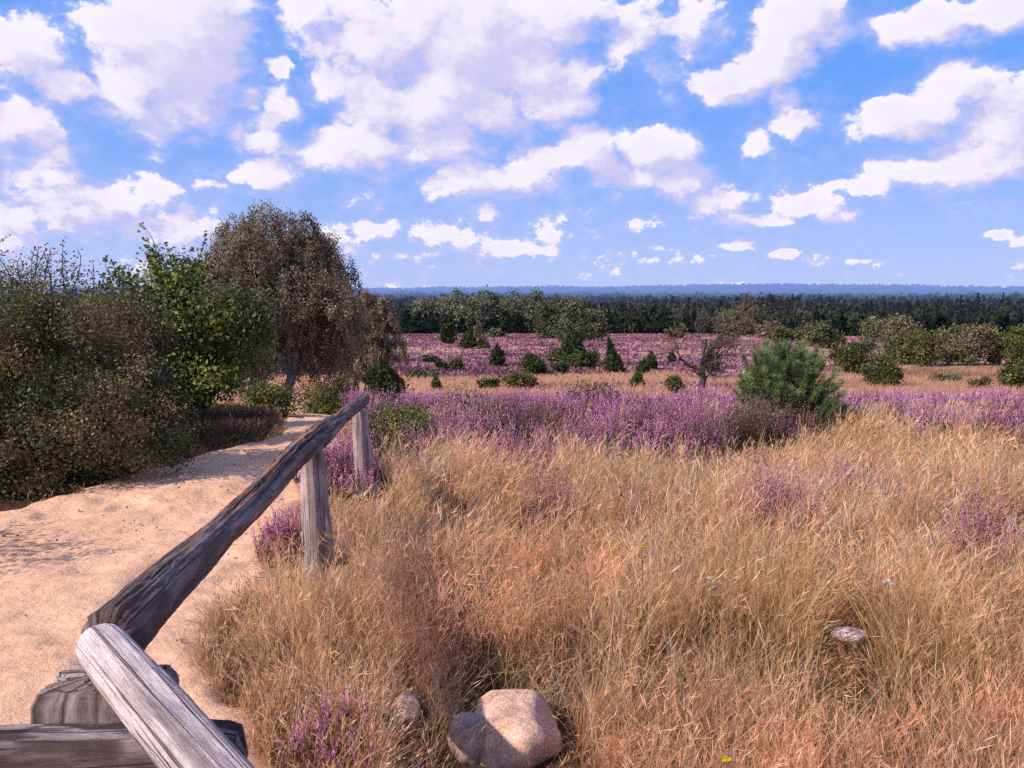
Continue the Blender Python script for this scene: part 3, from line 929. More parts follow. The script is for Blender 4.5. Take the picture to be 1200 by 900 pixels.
# path grit
pacc = Acc()
y = 1.5 + 9 * R.random(1300) ** 1.3; x = xl(y) + (xr(y) - xl(y)) * R.random(1300)
for xx, yy in zip(x, y):
    s = .0025 + .007 * R.random() ** 5
    d8 = np.array([[-1, -1, -.4], [1, -1, -.4], [1, 1, -.4], [-1, 1, -.4], [-.6, -.6, .7], [.6, -.6, .7], [.6, .6, .7], [-.6, .6, .7]]) * s * (.7 + .6 * R.random((8, 3)))
    pacc.add(d8 + np.array([xx, yy, H(xx, yy) + .055 + s * .2]), [[0, 1, 5, 4], [1, 2, 6, 5], [2, 3, 7, 6], [3, 0, 4, 7], [4, 5, 6, 7]], np.array([.46, .29, .21]) * (.5 + 1.0 * R.random()))
tag(pacc.build('gravel', M_STONE), 'loose grit and small pebbles scattered on the sandy path', 'gravel', kind='stuff')

# ------------------------------------------------------------------ plants
print('plants')


def clusters(lumps, n, rg, shell=.55):
    """cluster centres near the surface of a union of ellipsoids; lumps rows: x y z rx ry rz"""
    L = np.asarray(lumps, float)
    wt = (L[:, 3] * L[:, 5]) ** 1.0; wt /= wt.sum()
    i = rg.choice(len(L), n, p=wt)
    d = unit(rg.normal(size=(n, 3)))
    f = shell + (1 - shell) * np.sqrt(rg.random(n))
    c = L[i, :3] + d * L[i, 3:] * f[:, None]
    return c, d


def wood(acc, base, centres, trunk_top, r0, col, nb, rg, bow=.12):
    tp = curve(base, trunk_top, rg.normal(size=3) * bow * np.array([1, 1, .2]), 9, .02)
    tube(acc, tp, np.linspace(r0, r0 * .25, 9), col, 9, .18)
    idx = rg.choice(len(centres), min(nb, len(centres)), replace=False)
    for i in idx:
        s = tp[rg.integers(2, 8)]
        if s[2] > centres[i][2] + .1 and centres[i][2] > tp[2][2]: s = tp[2]
        L = np.linalg.norm(centres[i] - s)
        tube(acc, curve(s, centres[i], np.array([0, 0, .12 * L]) + rg.normal(size=3) * .06 * L, 6, L * .02), np.linspace(r0 * .38, r0 * .07, 6), col, 5, .2)


def leaves_at(acc, c, d, per, cr, L, Wd, cols, rg, up=.35, squash=.8, tint=.22):
    n = len(c)
    cc = np.repeat(c, per, 0) + rg.normal(size=(n * per, 3)) * cr * np.array([1, 1, squash])
    cols = np.asarray(cols)
    base = cols[rg.integers(0, len(cols), n)] * (1 + tint * rg.normal(size=n))[:, None].clip(.5, 1.6)
    col = np.repeat(base, per, 0) * (.72 + .56 * rg.random(n * per))[:, None]
    s = .65 + .7 * rg.random(n * per)
    leafcards(acc, cc, L * s, Wd * s, col, up, rg, np.repeat(d, per, 0))


def shrub(name, px, pyb, Y, w, h, label, cat, cols, seed, nl=30000, leaf=.03, wd=.6, ncl=420, cr=.11, shoots=0, bark=(.09, .065, .055), lum=None, squash=.8, group=None, trunkh=.45, mat=None, r0=.05):
    rg = np.random.default_rng(seed)
    p = at(px, pyb, Y); z0 = H(p[0], p[1])
    e = thing(name, (p[0], p[1], z0), label, cat, group)
    if lum is None:
        lum = [(0, 0, h * .5, w * .42, w * .38, h * .48)]
        for k in range(7):
            a = rg.random() * 2 * PI
            lum.append((np.cos(a) * w * .3, np.sin(a) * w * .26, h * rg.uniform(.28, .72), w * rg.uniform(.16, .26), w * rg.uniform(.16, .26), h * rg.uniform(.18, .3)))
    c, d = clusters(lum, ncl, rg, .62)
    c[:, 2] = np.maximum(c[:, 2], .05)
    wa = Acc()
    wood(wa, (0, 0, -.1), c, (w * .03, 0, h * trunkh), r0, bark, 46, rg)
    fa = Acc()
    leaves_at(fa, c, d, max(4, nl // ncl), cr, leaf, leaf * wd, cols, rg, squash=squash, tint=.30)
    tops = c[np.argsort(-c[:, 2])[:max(shoots * 3, 1)]]
    for k in range(shoots):
        b = tops[rg.integers(0, len(tops))]
        L = rg.uniform(.22, .5) * (.6 + .3 * h)
        tipp = b + np.array([rg.normal() * .35 * L + .12 * L, rg.normal() * .25 * L, L])
        cv = curve(b, tipp, rg.normal(size=3) * .04, 7)
        tube(wa, cv, np.linspace(.008, .003, 7), bark, 4)
        m = 46
        t = rg.random(m); pt = b[None] * (1 - t[:, None]) + tipp[None] * t[:, None] + rg.normal(size=(m, 3)) * .03
        leafcards(fa, pt, leaf * 1.0, leaf * wd, np.asarray(cols)[rg.integers(0, len(cols), m)] * (.8 + .5 * rg.random(m))[:, None], .3, rg)
    wa.build('trunk', M_BARK, e)
    fa.build('crown', mat or M_LEAF, e)
    return e


DARKC = [(.12, .125, .04), (.16, .14, .05), (.065, .08, .026), (.26, .18, .075), (.21, .12, .06), (.11, .13, .04)]
OAKC = [(.15, .175, .038), (.10, .13, .03), (.22, .25, .05), (.30, .30, .06), (.08, .10, .026)]
OLIVE = [(.12, .10, .038), (.09, .085, .03), (.15, .12, .05), (.07, .07, .025)]
BIRCH = [(.31, .24, .145), (.245, .195, .11), (.40, .315, .195), (.17, .145, .085), (.31, .22, .13)]

# off to the left of the path: dark thorn shrubs
lumA = [(.62, -.15, .62, .42, .4, .38), (-.75, .1, .85, .5, .5, .55), (.28, .15, 1.22, .42, .4, .36), (-.25, .1, 1.42, .40, .4, .34), (.95, .1, .40, .36, .4, .32), (.3, -.45, .34, .46, .35, .30),
        (-.4, -.45, .40, .5, .35, .34), (-.05, -.3, .85, .42, .35, .34), (-1.1, .1, .5, .5, .5, .45), (.75, .2, 1.0, .3, .3, .28), (-.8, .15, 1.45, .34, .3, .28), (.0, .2, .8, .7, .5, .6)]
shrub('thorn_shrub', 40, 590, 6.55, 2.6, 2.0, 'large dark olive brown thorn shrub filling the left edge beside the path', 'shrub', DARKC, 201, 70000, .029, .6, 330, .085, 26, lum=lumA)
shrub('thorn_shrub', 140, 552, 8.3, 1.45, 1.72, 'tall brownish thorn shrub between the large left shrub and the green oak', 'shrub', DARKC + OLIVE, 203, 40000, .030, .6, 230, .09, 16)
shrub('thorn_shrub', 40, 560, 10.0, 2.8, 2.35, 'brown thorn shrub with tall upright shoots behind the large left shrub', 'shrub', DARKC + [(.14, .09, .05)], 205, 36000, .036, .6, 260, .11, 16)
shrub('thorn_shrub', -520, 700, 3.6, 1.9, 1.5, 'thorn shrub just outside the left edge that throws the shadow on the path', 'shrub', DARKC, 207, 9000, .04, .6, 200, .12, 2)
# oak
lumO = [(-.85, -.1, 1.75, .4, .4, .42), (-.8, -.3, 1.2, .4, .4, .4), (0, 0, 1.45, .8, .7, .75), (.55, 0, 1.15, .55, .5, .5), (-.55, 0, 1.3, .55, .5, .6), (.2, 0, 1.95, .45, .4, .35), (-.35, .1, 2.0, .35, .35, .4), (.75, -.1, 1.6, .4, .35, .3), (.3, -.3, .8, .6, .5, .35), (-.2, -.3, .75, .6, .4, .4)]
shrub('oak_tree', 226, 505, 10.6, 2.3, 2.5, 'bushy bright green young oak with jagged leaves left of the big birch', 'tree', OAKC, 211, 26000, .066, .55, 190, .13, 7, lum=lumO, r0=.07)
shrub('bush', 318, 500, 13.5, .95, .62, 'low olive green bush at the foot of the big birch beside the path', 'bush', OLIVE + OAKC, 213, 5000, .05, .5, 120, .09, 0)
shrub('bush', 378, 487, 17.5, 1.5, .74, 'bright green low bush on the path bend below the birches', 'bush', OAKC + [(.13, .16, .03)], 215, 7000, .05, .5, 140, .10, 0)
shrub('bush', 462, 520, 8.0, .72, .60, 'dark green low bush in the heather just right of the farthest fence post', 'bush', OAKC, 217, 6000, .032, .5, 120, .07, 0)
shrub('bush', 545, 508, 9.6, 1.0, .66, 'yellowish green low bush growing inside the purple heather band left of centre', 'bush', [(.16, .17, .035), (.12, .14, .03), (.09, .1, .03)], 219, 5000, .03, .45, 120, .08, 0)
shrub('bush', 690, 485, 11.0, .9, .68, 'dark leafy low bush poking out of the heather near the middle of the band', 'bush', [(.08, .07, .03), (.10, .07, .05)], 221, 3500, .035, .5, 90, .08, 0)
shrub('bush', 960, 495, 9.6, .65, .5, 'yellow green broom bush at the right foot of the young pine', 'bush', [(.17, .17, .06), (.13, .13, .05)], 225, 3500, .045, .2, 90, .09, 0)


# weeping birches
def weeping(px, pyb, Y, w, h, label, seed, lum, ns, per, leaf, cols, bark=(.28, .24, .22), r0=.13):
    rg = np.random.default_rng(seed)
    p = at(px, pyb, Y); z0 = H(p[0], p[1])
    e = thing('birch_tree', (p[0], p[1], z0), label, 'tree', 'birches beside the path')
    c, d = clusters(lum, ns, rg, .55)
    wa = Acc()
    wood(wa, (0, 0, -.1), c[c[:, 2] > h * .4], (w * .04, 0, h * .82), r0, bark, 60, rg, .15)
    fa = Acc()
    L = rg.uniform(.16, .70, ns) * (h / 5) * (.45 + .65 * rg.random(ns))
    L = np.minimum(L, np.maximum(c[:, 2] - .25, .1))
    drift = np.stack([d[:, 0] * .16, d[:, 1] * .16, 0 * L], -1)
    t = rg.random((ns, per)) ** .8
    pt = c[:, None] + np.array([0, 0, -1.])[None, None] * (L[:, None] * t)[..., None] + drift[:, None] * t[..., None] * L[:, None, None] * 2
    pt = pt + rg.normal(size=pt.shape) * np.array([.055, .055, .06]) * (h / 5)
    cols = np.asarray(cols)
    base = cols[rg.integers(0, len(cols), ns)] * (.7 + .4 * rg.random(ns) + .5 * (n3(c[:, 0] * 1.8, c[:, 1] * 1.8, c[:, 2] * 1.8, seed) - .5))[:, None]
    col = np.repeat(base, per, 0) * (.7 + .6 * rg.random(ns * per))[:, None]
    pt = pt.reshape(-1, 3); n = len(pt)
    nn = unit(rdir(n, rg) + np.repeat(d, per, 0) * .6 + np.array([0, 0, .2]))
    a = unit(np.array([0, 0, -1.]) + rdir(n, rg) * .8); a = unit(a - nn * (a * nn).sum(1, keepdims=True)); b = np.cross(nn, a)
    s = .7 + .6 * rg.random(n)
    cards(fa, pt, a, b, leaf * s * 1.4, leaf * s * .8, col)
    for k in rg.choice(ns, 120, replace=False):
        tube(wa, np.stack([c[k], c[k] + drift[k] * L[k] - np.array([0, 0, L[k] * .9])]), .006, (.12, .09, .08), 4)
    wa.build('trunk', M_BARK, e); fa.build('crown', M_LEAF, e)
    return e


lb = [(0, 0, 3.3, .8, .9, .9)]
_rb = np.random.default_rng(19)
for _k in range(30):                                       # drooping foliage masses over a broad dome
    _a = _rb.random() * 2 * PI; _t = _rb.uniform(.0, 1.0) ** .8
    _r = 1.75 * np.sin(np.arccos(np.clip(_t * .98, 0, 1))) ** .75 * _rb.uniform(.72, 1.0)
    _s = _rb.uniform(.38, .62)
    lb.append((np.cos(_a) * _r + .05, np.sin(_a) * _r * .9, 1.85 + 2.5 * _t + _rb.normal() * .08, _s, _s, _s * 1.05))
for _x, _z, _s in ((1.25, 1.75, .5), (.8, 1.6, .5), (-1.0, 1.7, .55), (-.5, 1.2, .5), (.2, 1.7, .6), (-1.35, 2.4, .45), (1.5, 2.4, .45), (-.2, 4.45, .5), (.5, 4.4, .48), (-.85, 4.15, .5), (1.05, 3.9, .5), (-1.45, 3.3, .5), (0, 2.4, .7), (.7, 2.3, .6), (-.6, 2.3, .6)):
    lb.append((_x, _rb.normal() * .2, _z, _s, _s, _s * 1.15))
weeping(327, 488, 18.0, 3.8, 5.0, 'largest weeping birch with a broad drooping grey brown crown left of the path', 231, lb, 3000, 72, .038, BIRCH)
lb2 = [(-.05, 0, 2.7, .6, .6, .6), (-.55, 0, 2.1, .45, .5, .4), (.6, 0, 2.45, .4, .5, .45), (-.1, 0, 3.5, .34, .35, .28), (.35, 0, 3.3, .34, .4, .28), (.62, 0, 3.0, .28, .4, .25), (-.5, 0, 3.05, .32, .4, .26), (-.45, -.1, 1.3, .5, .5, .4), (.85, 0, 1.9, .3, .4, .35), (.1, 0, 1.8, .5, .5, .5), (-.85, 0, 1.6, .25, .3, .3)]
weeping(436, 474, 24.5, 2.0, 3.75, 'smaller slender birch with thin crown and pale stem right of the big birch', 233, lb2, 430, 70, .045, BIRCH, bark=(.42, .37, .34), r0=.06)


# junipers, bushes and trees of the hollow
JUN = [(.055, .075, .03), (.08, .10, .038), (.11, .13, .046), (.036, .05, .022)]
JUN2 = [(.12, .12, .042), (.09, .095, .036), (.16, .15, .056)]
LIGHT = [(.13, .145, .05), (.10, .12, .04), (.16, .16, .06)]
FARB = [(.20, .195, .105), (.25, .235, .135), (.14, .145, .075)]
FARD = [(.11, .13, .065), (.15, .165, .085), (.07, .088, .046), (.19, .19, .10)]
BROWN = [(.21, .16, .09), (.25, .19, .12), (.16, .13, .075)]


def plant(kind, px, pyb, wpx, hpx, label, cols, seed, group=None, name=None, cat=None, Y=None):
    rg = np.random.default_rng(seed)
    p = hit(px, pyb) if Y is None else at(px, pyb, Y)
    d = p[1]; z0 = H(p[0], p[1])
    k = {'tree': 1.22, 'conifer': 1.2}.get(kind, 1.15)
    w, h = wpx * d / FPX * k, hpx * d / FPX * k
    nm = name or {'column': 'juniper_bush', 'cone': 'juniper_bush', 'mound': 'bush', 'tree': 'tree', 'conifer': 'pine_tree'}[kind]
    ct = cat or {'column': 'juniper', 'cone': 'juniper', 'mound': 'bush', 'tree': 'tree', 'conifer': 'tree'}[kind]
    e = thing(nm, (p[0], p[1], z0), label, ct, group)
    wa, fa = Acc(), Acc()
    px_m = d / FPX                                     # metres per photo pixel
    area = wpx * hpx
    if kind in ('column', 'cone'):
        n = int(np.clip(area * 4.6, 1000, 7500))
        ns = int(rg.integers(2, 5)); sub = rg.integers(0, ns, n)
        so = rg.normal(size=(ns, 2)) * w * .13; sh = rg.uniform(.55, .92, ns); sh[0] = 1.0; so[0] *= .3; sw = rg.uniform(.45, .8, ns); sw[0] = .85
        t = rg.random(n) ** (.85 if kind == 'column' else 1.25)
        prof = (np.sin(np.clip(t * 1.02 + .10, 0, 1) * PI) ** .55) if kind == 'column' else (np.clip(t * 7, .3, 1) * (1 - t) ** .75 + .03)
        a = rg.random(n) * 2 * PI
        lump = .45 + 1.05 * n3(np.cos(a) * 1.5 + seed, np.sin(a) * 1.5, t * 4.5, seed) + .25 * n3(np.cos(a) * 4 + seed, np.sin(a) * 4, t * 11, seed + 1)
        tiltx, tilty = rg.normal() * .10, rg.normal() * .06
        rad = w / 2 * prof * lump * np.sqrt(rg.uniform(.25, 1, n)) * sw[sub] * (1 + .35 * (rg.random(n) < .08))
        h0 = h; h = h * sh[sub] * (1 + .10 * (rg.random(n) < .05))
        c = np.stack([so[sub, 0] + np.cos(a) * rad + tiltx * h * t, so[sub, 1] + np.sin(a) * rad + tilty * h * t, h * (.02 + .96 * t) * (.86 + .2 * n3(np.cos(a) + seed, np.sin(a), 0 * a, seed + 3))], -1)
        h = h0
        dd = unit(np.stack([np.cos(a) * .45, np.sin(a) * .45, np.ones(n)], -1) + rdir(n, rg) * .35)
        b = unit(np.cross(dd, rdir(n, rg)))
        base = np.asarray(cols)[rg.integers(0, len(cols), n)] * (.6 + .8 * n3(c[:, 0] * 3 / w, c[:, 1] * 3 / w, c[:, 2] * 5 / h, seed + 2))[:, None]
        L = np.maximum(2.4 * px_m, .05) * (.7 + .8 * rg.random(n)) * 1.5
        cards(fa, c, dd, b, L, L * .45, base * (.7 + .6 * rg.random(n))[:, None])
        tube(wa, curve((0, 0, -.1), (0, 0, h * .6), (w * .03, 0, 0), 5), np.linspace(w * .05, w * .015, 5), (.08, .06, .05), 6)
    else:
        if kind == 'mound':
            lum = [(0, 0, h * .36, w * .34, w * .34, h * .34)]
            for k in range(9):
                a = rg.random() * 2 * PI
                lum.append((np.cos(a) * w * .28, np.sin(a) * w * .25, h * rg.uniform(.18, .78), w * rg.uniform(.10, .26), w * .2, h * rg.uniform(.12, .28)))
            up0 = .04
        elif kind == 'tree':
            lum = [(0, 0, h * .46, w * .36, w * .34, h * .42)]
            for k in range(9):
                a = rg.random() * 2 * PI
                lum.append((np.cos(a) * w * .27, np.sin(a) * w * .25, h * rg.uniform(.16, .84), w * rg.uniform(.14, .24), w * .2, h * rg.uniform(.10, .2)))
            up0 = .05
        else:
            lum = []
            for k in range(7):
                t = (k + .5) / 7
                lum.append((rg.normal() * w * .04, rg.normal() * w * .04, h * (.12 + .84 * t), w * .5 * (1.05 - t) * rg.uniform(.8, 1.1), w * .5 * (1.05 - t), h * .09))
            up0 = .08
        ncl = int(np.clip(area / 9, 60, 420))
        c, dv = clusters(lum, ncl, rg, .45)
        c[:, 2] = np.maximum(c[:, 2], h * up0)
        per = int(np.clip(area * 3.2 / ncl, 14, 46))
        lf = np.maximum(1.9 * px_m, .045)
        leaves_at(fa, c, dv, per, w * .075, lf * 1.45, lf * .95, cols, rg, tint=.24)
        wood(wa, (0, 0, -.1), c, (w * .03, 0, h * .6), w * .035, (.10, .08, .07), 14, rg)
    wa.build('trunk', M_BARK, e); fa.build('crown', M_FAR, e)
    return e


GJ = 'junipers in the heath hollow'
GB = 'bushes in the heath hollow'
GT = 'trees at the far edge of the heath'
k_ = 300
for row in [
    # far tree line, left of centre
    ('tree', 502, 388, 38, 36, 'grey green round tree at the left end of the far tree line', FARB, GT),
    ('tree', 531, 390, 30, 40, 'pale slim tree second from the left in the far tree line', FARB, GT),
    ('tree', 553, 391, 38, 44, 'tall pale round tree of the far tree line behind the paired dark junipers', FARB, GT),
    ('tree', 577, 389, 34, 42, 'dark round tree right of the tall pale one in the far tree line', FARD, GT),
    ('tree', 605, 390, 40, 40, 'broad mid green tree near the middle of the far tree line', FARB + FARD, GT),
    ('conifer', 628, 391, 34, 42, 'dark pine in the middle of the far tree line', FARD, GT),
    ('tree', 647, 397, 42, 42, 'wide dark green tree on the right part of the far tree line', FARD, GT),
    ('conifer', 672, 402, 36, 46, 'dark pointed pine at the right end of the far tree line', FARD, GT),
    ('tree', 690, 400, 34, 34, 'small dark tree right of the pointed pine at the end of the tree line', FARD, GT),
    ('mound', 733, 390, 30, 22, 'round dark bush standing alone at the far edge of the purple heath', FARD, GT),
    ('column', 768, 390, 11, 22, 'narrow dark juniper at the far heath edge beside the round bush', JUN, GJ),
    ('mound', 793, 397, 22, 16, 'small brownish bush at the far heath edge left of the bare tree', JUN2, GB),
    # junipers of the purple heath
    ('column', 525, 404, 17, 26, 'dark leaning juniper left of the pair on the far purple heath', JUN, GJ),
    ('column', 545, 409, 16, 22, 'dark squat juniper right of the pair on the far purple heath', JUN, GJ),
    ('column', 562, 397, 10, 16, 'small brown juniper on the far heath below the tall pale tree', BROWN, GJ),
    ('mound', 566, 409, 14, 10, 'small olive bush right of the paired junipers', JUN2, GB),
    ('mound', 581, 396, 18, 11, 'low dark bush at the foot of the far tree line', FARD, GB),
    ('column', 581, 430, 16, 25, 'dark upright juniper standing alone in the middle of the purple heath', JUN, GJ),
    ('mound', 503, 426, 16, 9, 'flat dark bush on the heath beside the small birch', JUN, GB),
    ('mound', 519, 433, 16, 12, 'dark round bush left of the olive one on the lower heath', JUN, GB),
    ('mound', 535, 435, 18, 15, 'olive round bush on the lower purple heath left of the lone juniper', JUN2, GB),
    ('mound', 627, 440, 30, 24, 'dark round juniper bush at the lower edge of the heath left of the big clump', JUN, GJ),
    ('cone', 672, 428, 38, 42, 'tallest dark juniper of the big clump in the middle of the heath', JUN, GJ),
    ('mound', 655, 425, 26, 18, 'sloping olive juniper at the left side of the big clump', JUN2, GJ),
    ('mound', 684, 431, 36, 20, 'wide dark juniper bush at the right front of the big clump', JUN + JUN2, GJ),
    ('mound', 656, 438, 20, 15, 'small dark bush in front of the big juniper clump', JUN, GB),
    ('cone', 722, 438, 20, 38, 'pointed dark juniper standing alone right of the big clump', JUN, GJ),
    ('mound', 709, 436, 16, 17, 'brownish bush touching the left side of the pointed juniper', BROWN, GB),
    ('column', 753, 440, 14, 18, 'dark left juniper of the pair right of the pointed juniper', JUN, GJ),
    ('column', 764, 434, 11, 20, 'dark right juniper of the pair right of the pointed juniper', JUN, GJ),
    ('cone', 746, 456, 17, 24, 'light green young juniper on the tan grass in front of the pair', LIGHT, GJ),
    ('column', 787, 426, 8, 12, 'tiny dark juniper on the heath left of the bare tree', JUN, GJ),
    ('cone', 512, 461, 14, 20, 'light green sapling on the tan grass left of centre', LIGHT, GJ),
    ('mound', 573, 459, 24, 14, 'dark flat bush left of the olive bush on the tan grass', JUN, GB),
    ('mound', 609, 459, 38, 27, 'large olive green bush on the tan grass in front of the heath', JUN2, GB),
    ('mound', 497, 445, 44, 9, 'long low dark strip of bushes along the lower heath edge', JUN, GB),
    ('mound', 791, 466, 22, 30, 'loose light green bush left of the bare tree trunk', LIGHT, GB),
    # around the small birch
    ('column', 447, 476, 46, 56, 'big dark juniper growing at the foot of the small birch', JUN, GJ),
    ('mound', 408, 472, 34, 54, 'olive grey bush against the left side of the small birch', OLIVE, GB),
    # right of the bare tree
    ('mound', 833, 438, 18, 22, 'dark bush seen behind the bare tree trunk', JUN, GB),
    ('tree', 862, 394, 40, 24, 'dark broad tree behind the top of the bare tree', FARD, GT),
    ('mound', 902, 398, 30, 18, 'light brown bush right of the dark broad tree', BROWN, GB),
    ('mound', 918, 401, 26, 20, 'olive bush just right of the light brown one beyond the young pine', JUN2, GB),
    ('mound', 938, 400, 26, 18, 'yellowish bush above the top of the young pine', BROWN + LIGHT, GB),
    ('tree', 962, 408, 30, 26, 'round dark green bush tree beyond the right top of the young pine', FARD, GT),
    ('mound', 981, 408, 20, 20, 'small olive tree next to the round dark one beyond the young pine', JUN2, GT),
    ('mound', 995, 440, 44, 36, 'dark broad bush partly hidden behind the right side of the young pine', JUN + JUN2, GB),
    ('mound', 1036, 455, 42, 40, 'round dark green juniper bush on the tan slope right of the young pine', JUN + JUN2, GJ),
    ('tree', 1022, 408, 26, 34, 'grey green tree far behind the round juniper bush', FARB, GT),
    ('tree', 1050, 424, 38, 50, 'pale brownish tree with the tallest crown on the right tree row', BROWN + FARB, GT),
    ('tree', 1062, 427, 34, 38, 'olive tree in front of the pale brownish tree on the right', JUN2 + FARB, GT),
    ('tree', 1078, 430, 36, 38, 'yellow olive round tree casting a shadow on the right slope', JUN2 + LIGHT, GT),
    ('tree', 1112, 424, 34, 38, 'grey brown tree left in the dense right hand group', BROWN, GT),
    ('tree', 1136, 428, 46, 42, 'broad olive brown tree in the dense right hand group', JUN2 + BROWN, GT),
    ('tree', 1169, 428, 28, 34, 'light olive tree between the broad one and the right edge', JUN2 + LIGHT, GT),
    ('tree', 1196, 444, 36, 62, 'tall olive tree cut by the right edge of the photo', JUN2 + LIGHT, GT),
    ('mound', 1192, 460, 36, 36, 'dark green bush at the right edge below the tall olive tree', JUN + JUN2, GB),
    ('mound', 1147, 461, 20, 20, 'small brown green bush on the slope at right above the heather', JUN2 + BROWN, GB),
    ('mound', 1110, 449, 34, 10, 'low pale scrub on the slope at right', LIGHT + BROWN, GB),
    ('mound', 1003, 425, 22, 20, 'olive bush between the round juniper and the dark broad bush', JUN2, GB),
]:
    kind, px, pyb, wpx, hpx, lab, cols, grp = row
    k_ += 1
    plant(kind, px, pyb, wpx, hpx, lab, cols, k_, grp, Y=23.2 if 'foot of the small birch' in lab else None)


# young pine
def young_pine(px, pyb, Y, label):
    rg = np.random.default_rng(77)
    p = at(px, pyb, Y); z0 = H(p[0], p[1]); e = thing('young_pine', (p[0], p[1], z0), label, 'tree')
    wa, fa = Acc(), Acc()
    h = 1.0
    tube(wa, curve((0, 0, -.1), (-.06, 0, h * .85), (.05, 0, 0), 7), np.linspace(.03, .01, 7), (.14, .09, .06), 7)
    tips = []
    for k in range(330):
        t = rg.random() ** .8
        zb = h * (.04 + .72 * t)
        a = rg.random() * 2 * PI
        reach = (.54 * (1 - t) ** .45 + .14) * rg.uniform(.35, 1.08)
        b0 = np.array([-.05 * t, 0, zb])
        ee = b0 + np.array([np.cos(a) * reach * (1.12 if np.cos(a) > 0 else .95), np.sin(a) * reach, (.05 + .20 * rg.random() + .1 * t)])
        cv = curve(b0, ee, np.array([0, 0, -.06]), 6); tube(wa, cv, np.linspace(.008, .004, 6), (.15, .10, .07), 4)
        tips.append((ee, unit(ee - cv[-2] + np.array([0, 0, .06])), rg.uniform(.12, .22)))
    tips.append((np.array([-.06, 0, h * .9]), np.array([0, 0, 1.]), .22)); tips.append((np.array([.2, 0, h * .84]), np.array([.1, 0, 1.]), .2)); tips.append((np.array([-.3, 0, h * .78]), np.array([-.15, 0, 1.]), .2))
    cols = np.array([[.19, .25, .09], [.14, .20, .07], [.26, .32, .12], [.09, .13, .045]])
    for c0, dr, L in tips:
        m = 170
        t = rg.random(m)
        root = c0 + dr * (t - .45)[:, None] * L * 1.2 + rg.normal(size=(m, 3)) * .006
        dd = unit(rdir(m, rg) * .75 + dr * .95)
        b = unit(np.cross(dd, rdir(m, rg)))
        nl = .06 + .035 * rg.random(m)
        base = cols[rg.integers(0, 4)] * (.75 + .5 * rg.random())
        cards(fa, root + dd * nl[:, None] / 2, dd, b, nl, .0055, base * (.7 + .6 * rg.random(m))[:, None])
    wa.build('trunk', M_BARK, e); fa.build('crown', M_NEEDLE, e)


young_pine(920, 505, 9.4, 'young bushy blue green pine standing in the purple heather right of centre')


# wind-bent half bare tree
def bare_tree(px, pyb, label):
    rg = np.random.default_rng(92)
    p = hit(px, pyb); d = p[1]; s = d / FPX; z0 = H(p[0], p[1])
    e = thing('bare_tree', (p[0], p[1], z0), label, 'tree')
    wa, fa = Acc(), Acc()
    tipsl = []
    def br(p0, dirv, L, r, dep):
        n = 5; q = [np.array(p0)]; dv = np.array(dirv)
        for i in range(n):
            dv = unit(dv + rg.normal(size=3) * .22 + np.array([.06, 0, .03])); q.append(q[-1] + dv * L / n)
        tube(wa, q, np.linspace(r, r * .6, n + 1), (.06, .045, .045) if dep > 1 else (.11, .08, .075), 7 if dep > 2 else 4)
        if dep == 0: tipsl.append(q[-1]); return
        for c in range(rg.integers(2, 4)):
            i = rg.integers(2, n + 1)
            nd = unit(dv + rdir(1, rg)[0] * .85 + np.array([.08, 0, .12]))
            br(q[i], nd, L * rg.uniform(.58, .82), r * .56, dep - 1)
    # pixel sketch of the trunk turned into metres at the tree's own spot
    trunk = np.array([(0, 0, -.15), (2, 0, 10), (5, 2, 22), (3, 0, 32)], float) * s
    tube(wa, trunk, np.array([5.0, 4.2, 3.8, 3.2]) * s, (.05, .04, .04), 9, .2)
    for dv, L, r in [((-.75, .1, .75), 34, 1.9), ((-.35, -.1, 1), 40, 2.0), ((.7, 0, .75), 30, 1.8), ((.95, .2, .25), 22, 1.2), ((-.9, -.2, .35), 18, 1.2)]:
        br(trunk[-1] if dv[2] > .4 else trunk[2], unit(np.array(dv)), L * s, r * s * 1.0, 4)
    # long leader bent to the right by the wind
    lead = np.array([(3, 0, 32), (9, 0, 48), (18, 2, 66), (30, 3, 82), (42, 2, 96), (54, 0, 108)], float) * s
    tube(wa, lead, np.linspace(3.0, .9, 6) * s, (.06, .045, .045), 6, .2)
    lt = []
    for k in range(78):
        t = rg.uniform(.05, 1); i = min(int(t * 5), 4); f = t * 5 - i
        b = lead[i] * (1 - f) + lead[i + 1] * f
        dv = unit(np.array([.75, 0, .25]) + rdir(1, rg)[0] * .9)
        L = rg.uniform(10, 26) * s
        c = curve(b, b + dv * L, rg.normal(size=3) * s * 2, 5); tube(wa, c, np.linspace(.9, .35, 5) * s, (.10, .07, .06), 4)
        for m in range(4):
            cc = curve(c[2 + m % 3], c[2 + m % 3] + unit(dv + rdir(1, rg)[0] * .9) * L * .6, rg.normal(size=3) * s, 4)
            tube(wa, cc, np.linspace(.5, .25, 4) * s, (.11, .08, .07), 3)
            lt += [cc[-1], cc[2], c[-1]]
    lt = np.array(lt); lt = lt[lt[:, 2] > 58 * s]; lt = lt[rg.random(len(lt)) < .4]
    leaves_at(fa, lt, rdir(len(lt), rg), 6, 2.8 * s, 1.7 * s, 1.2 * s, [(.22, .16, .09), (.28, .16, .10), (.15, .14, .07), (.26, .21, .13)], rg)
    wa.build('trunk', M_BARK, e); fa.build('crown', M_FAR, e)


bare_tree(819, 466, 'half bare crooked tree bent by wind with thin leafy top leaning right')

# ------------------------------------------------------------------ forest to the horizon (one uncountable mass)
print('forest')
fo = Acc()


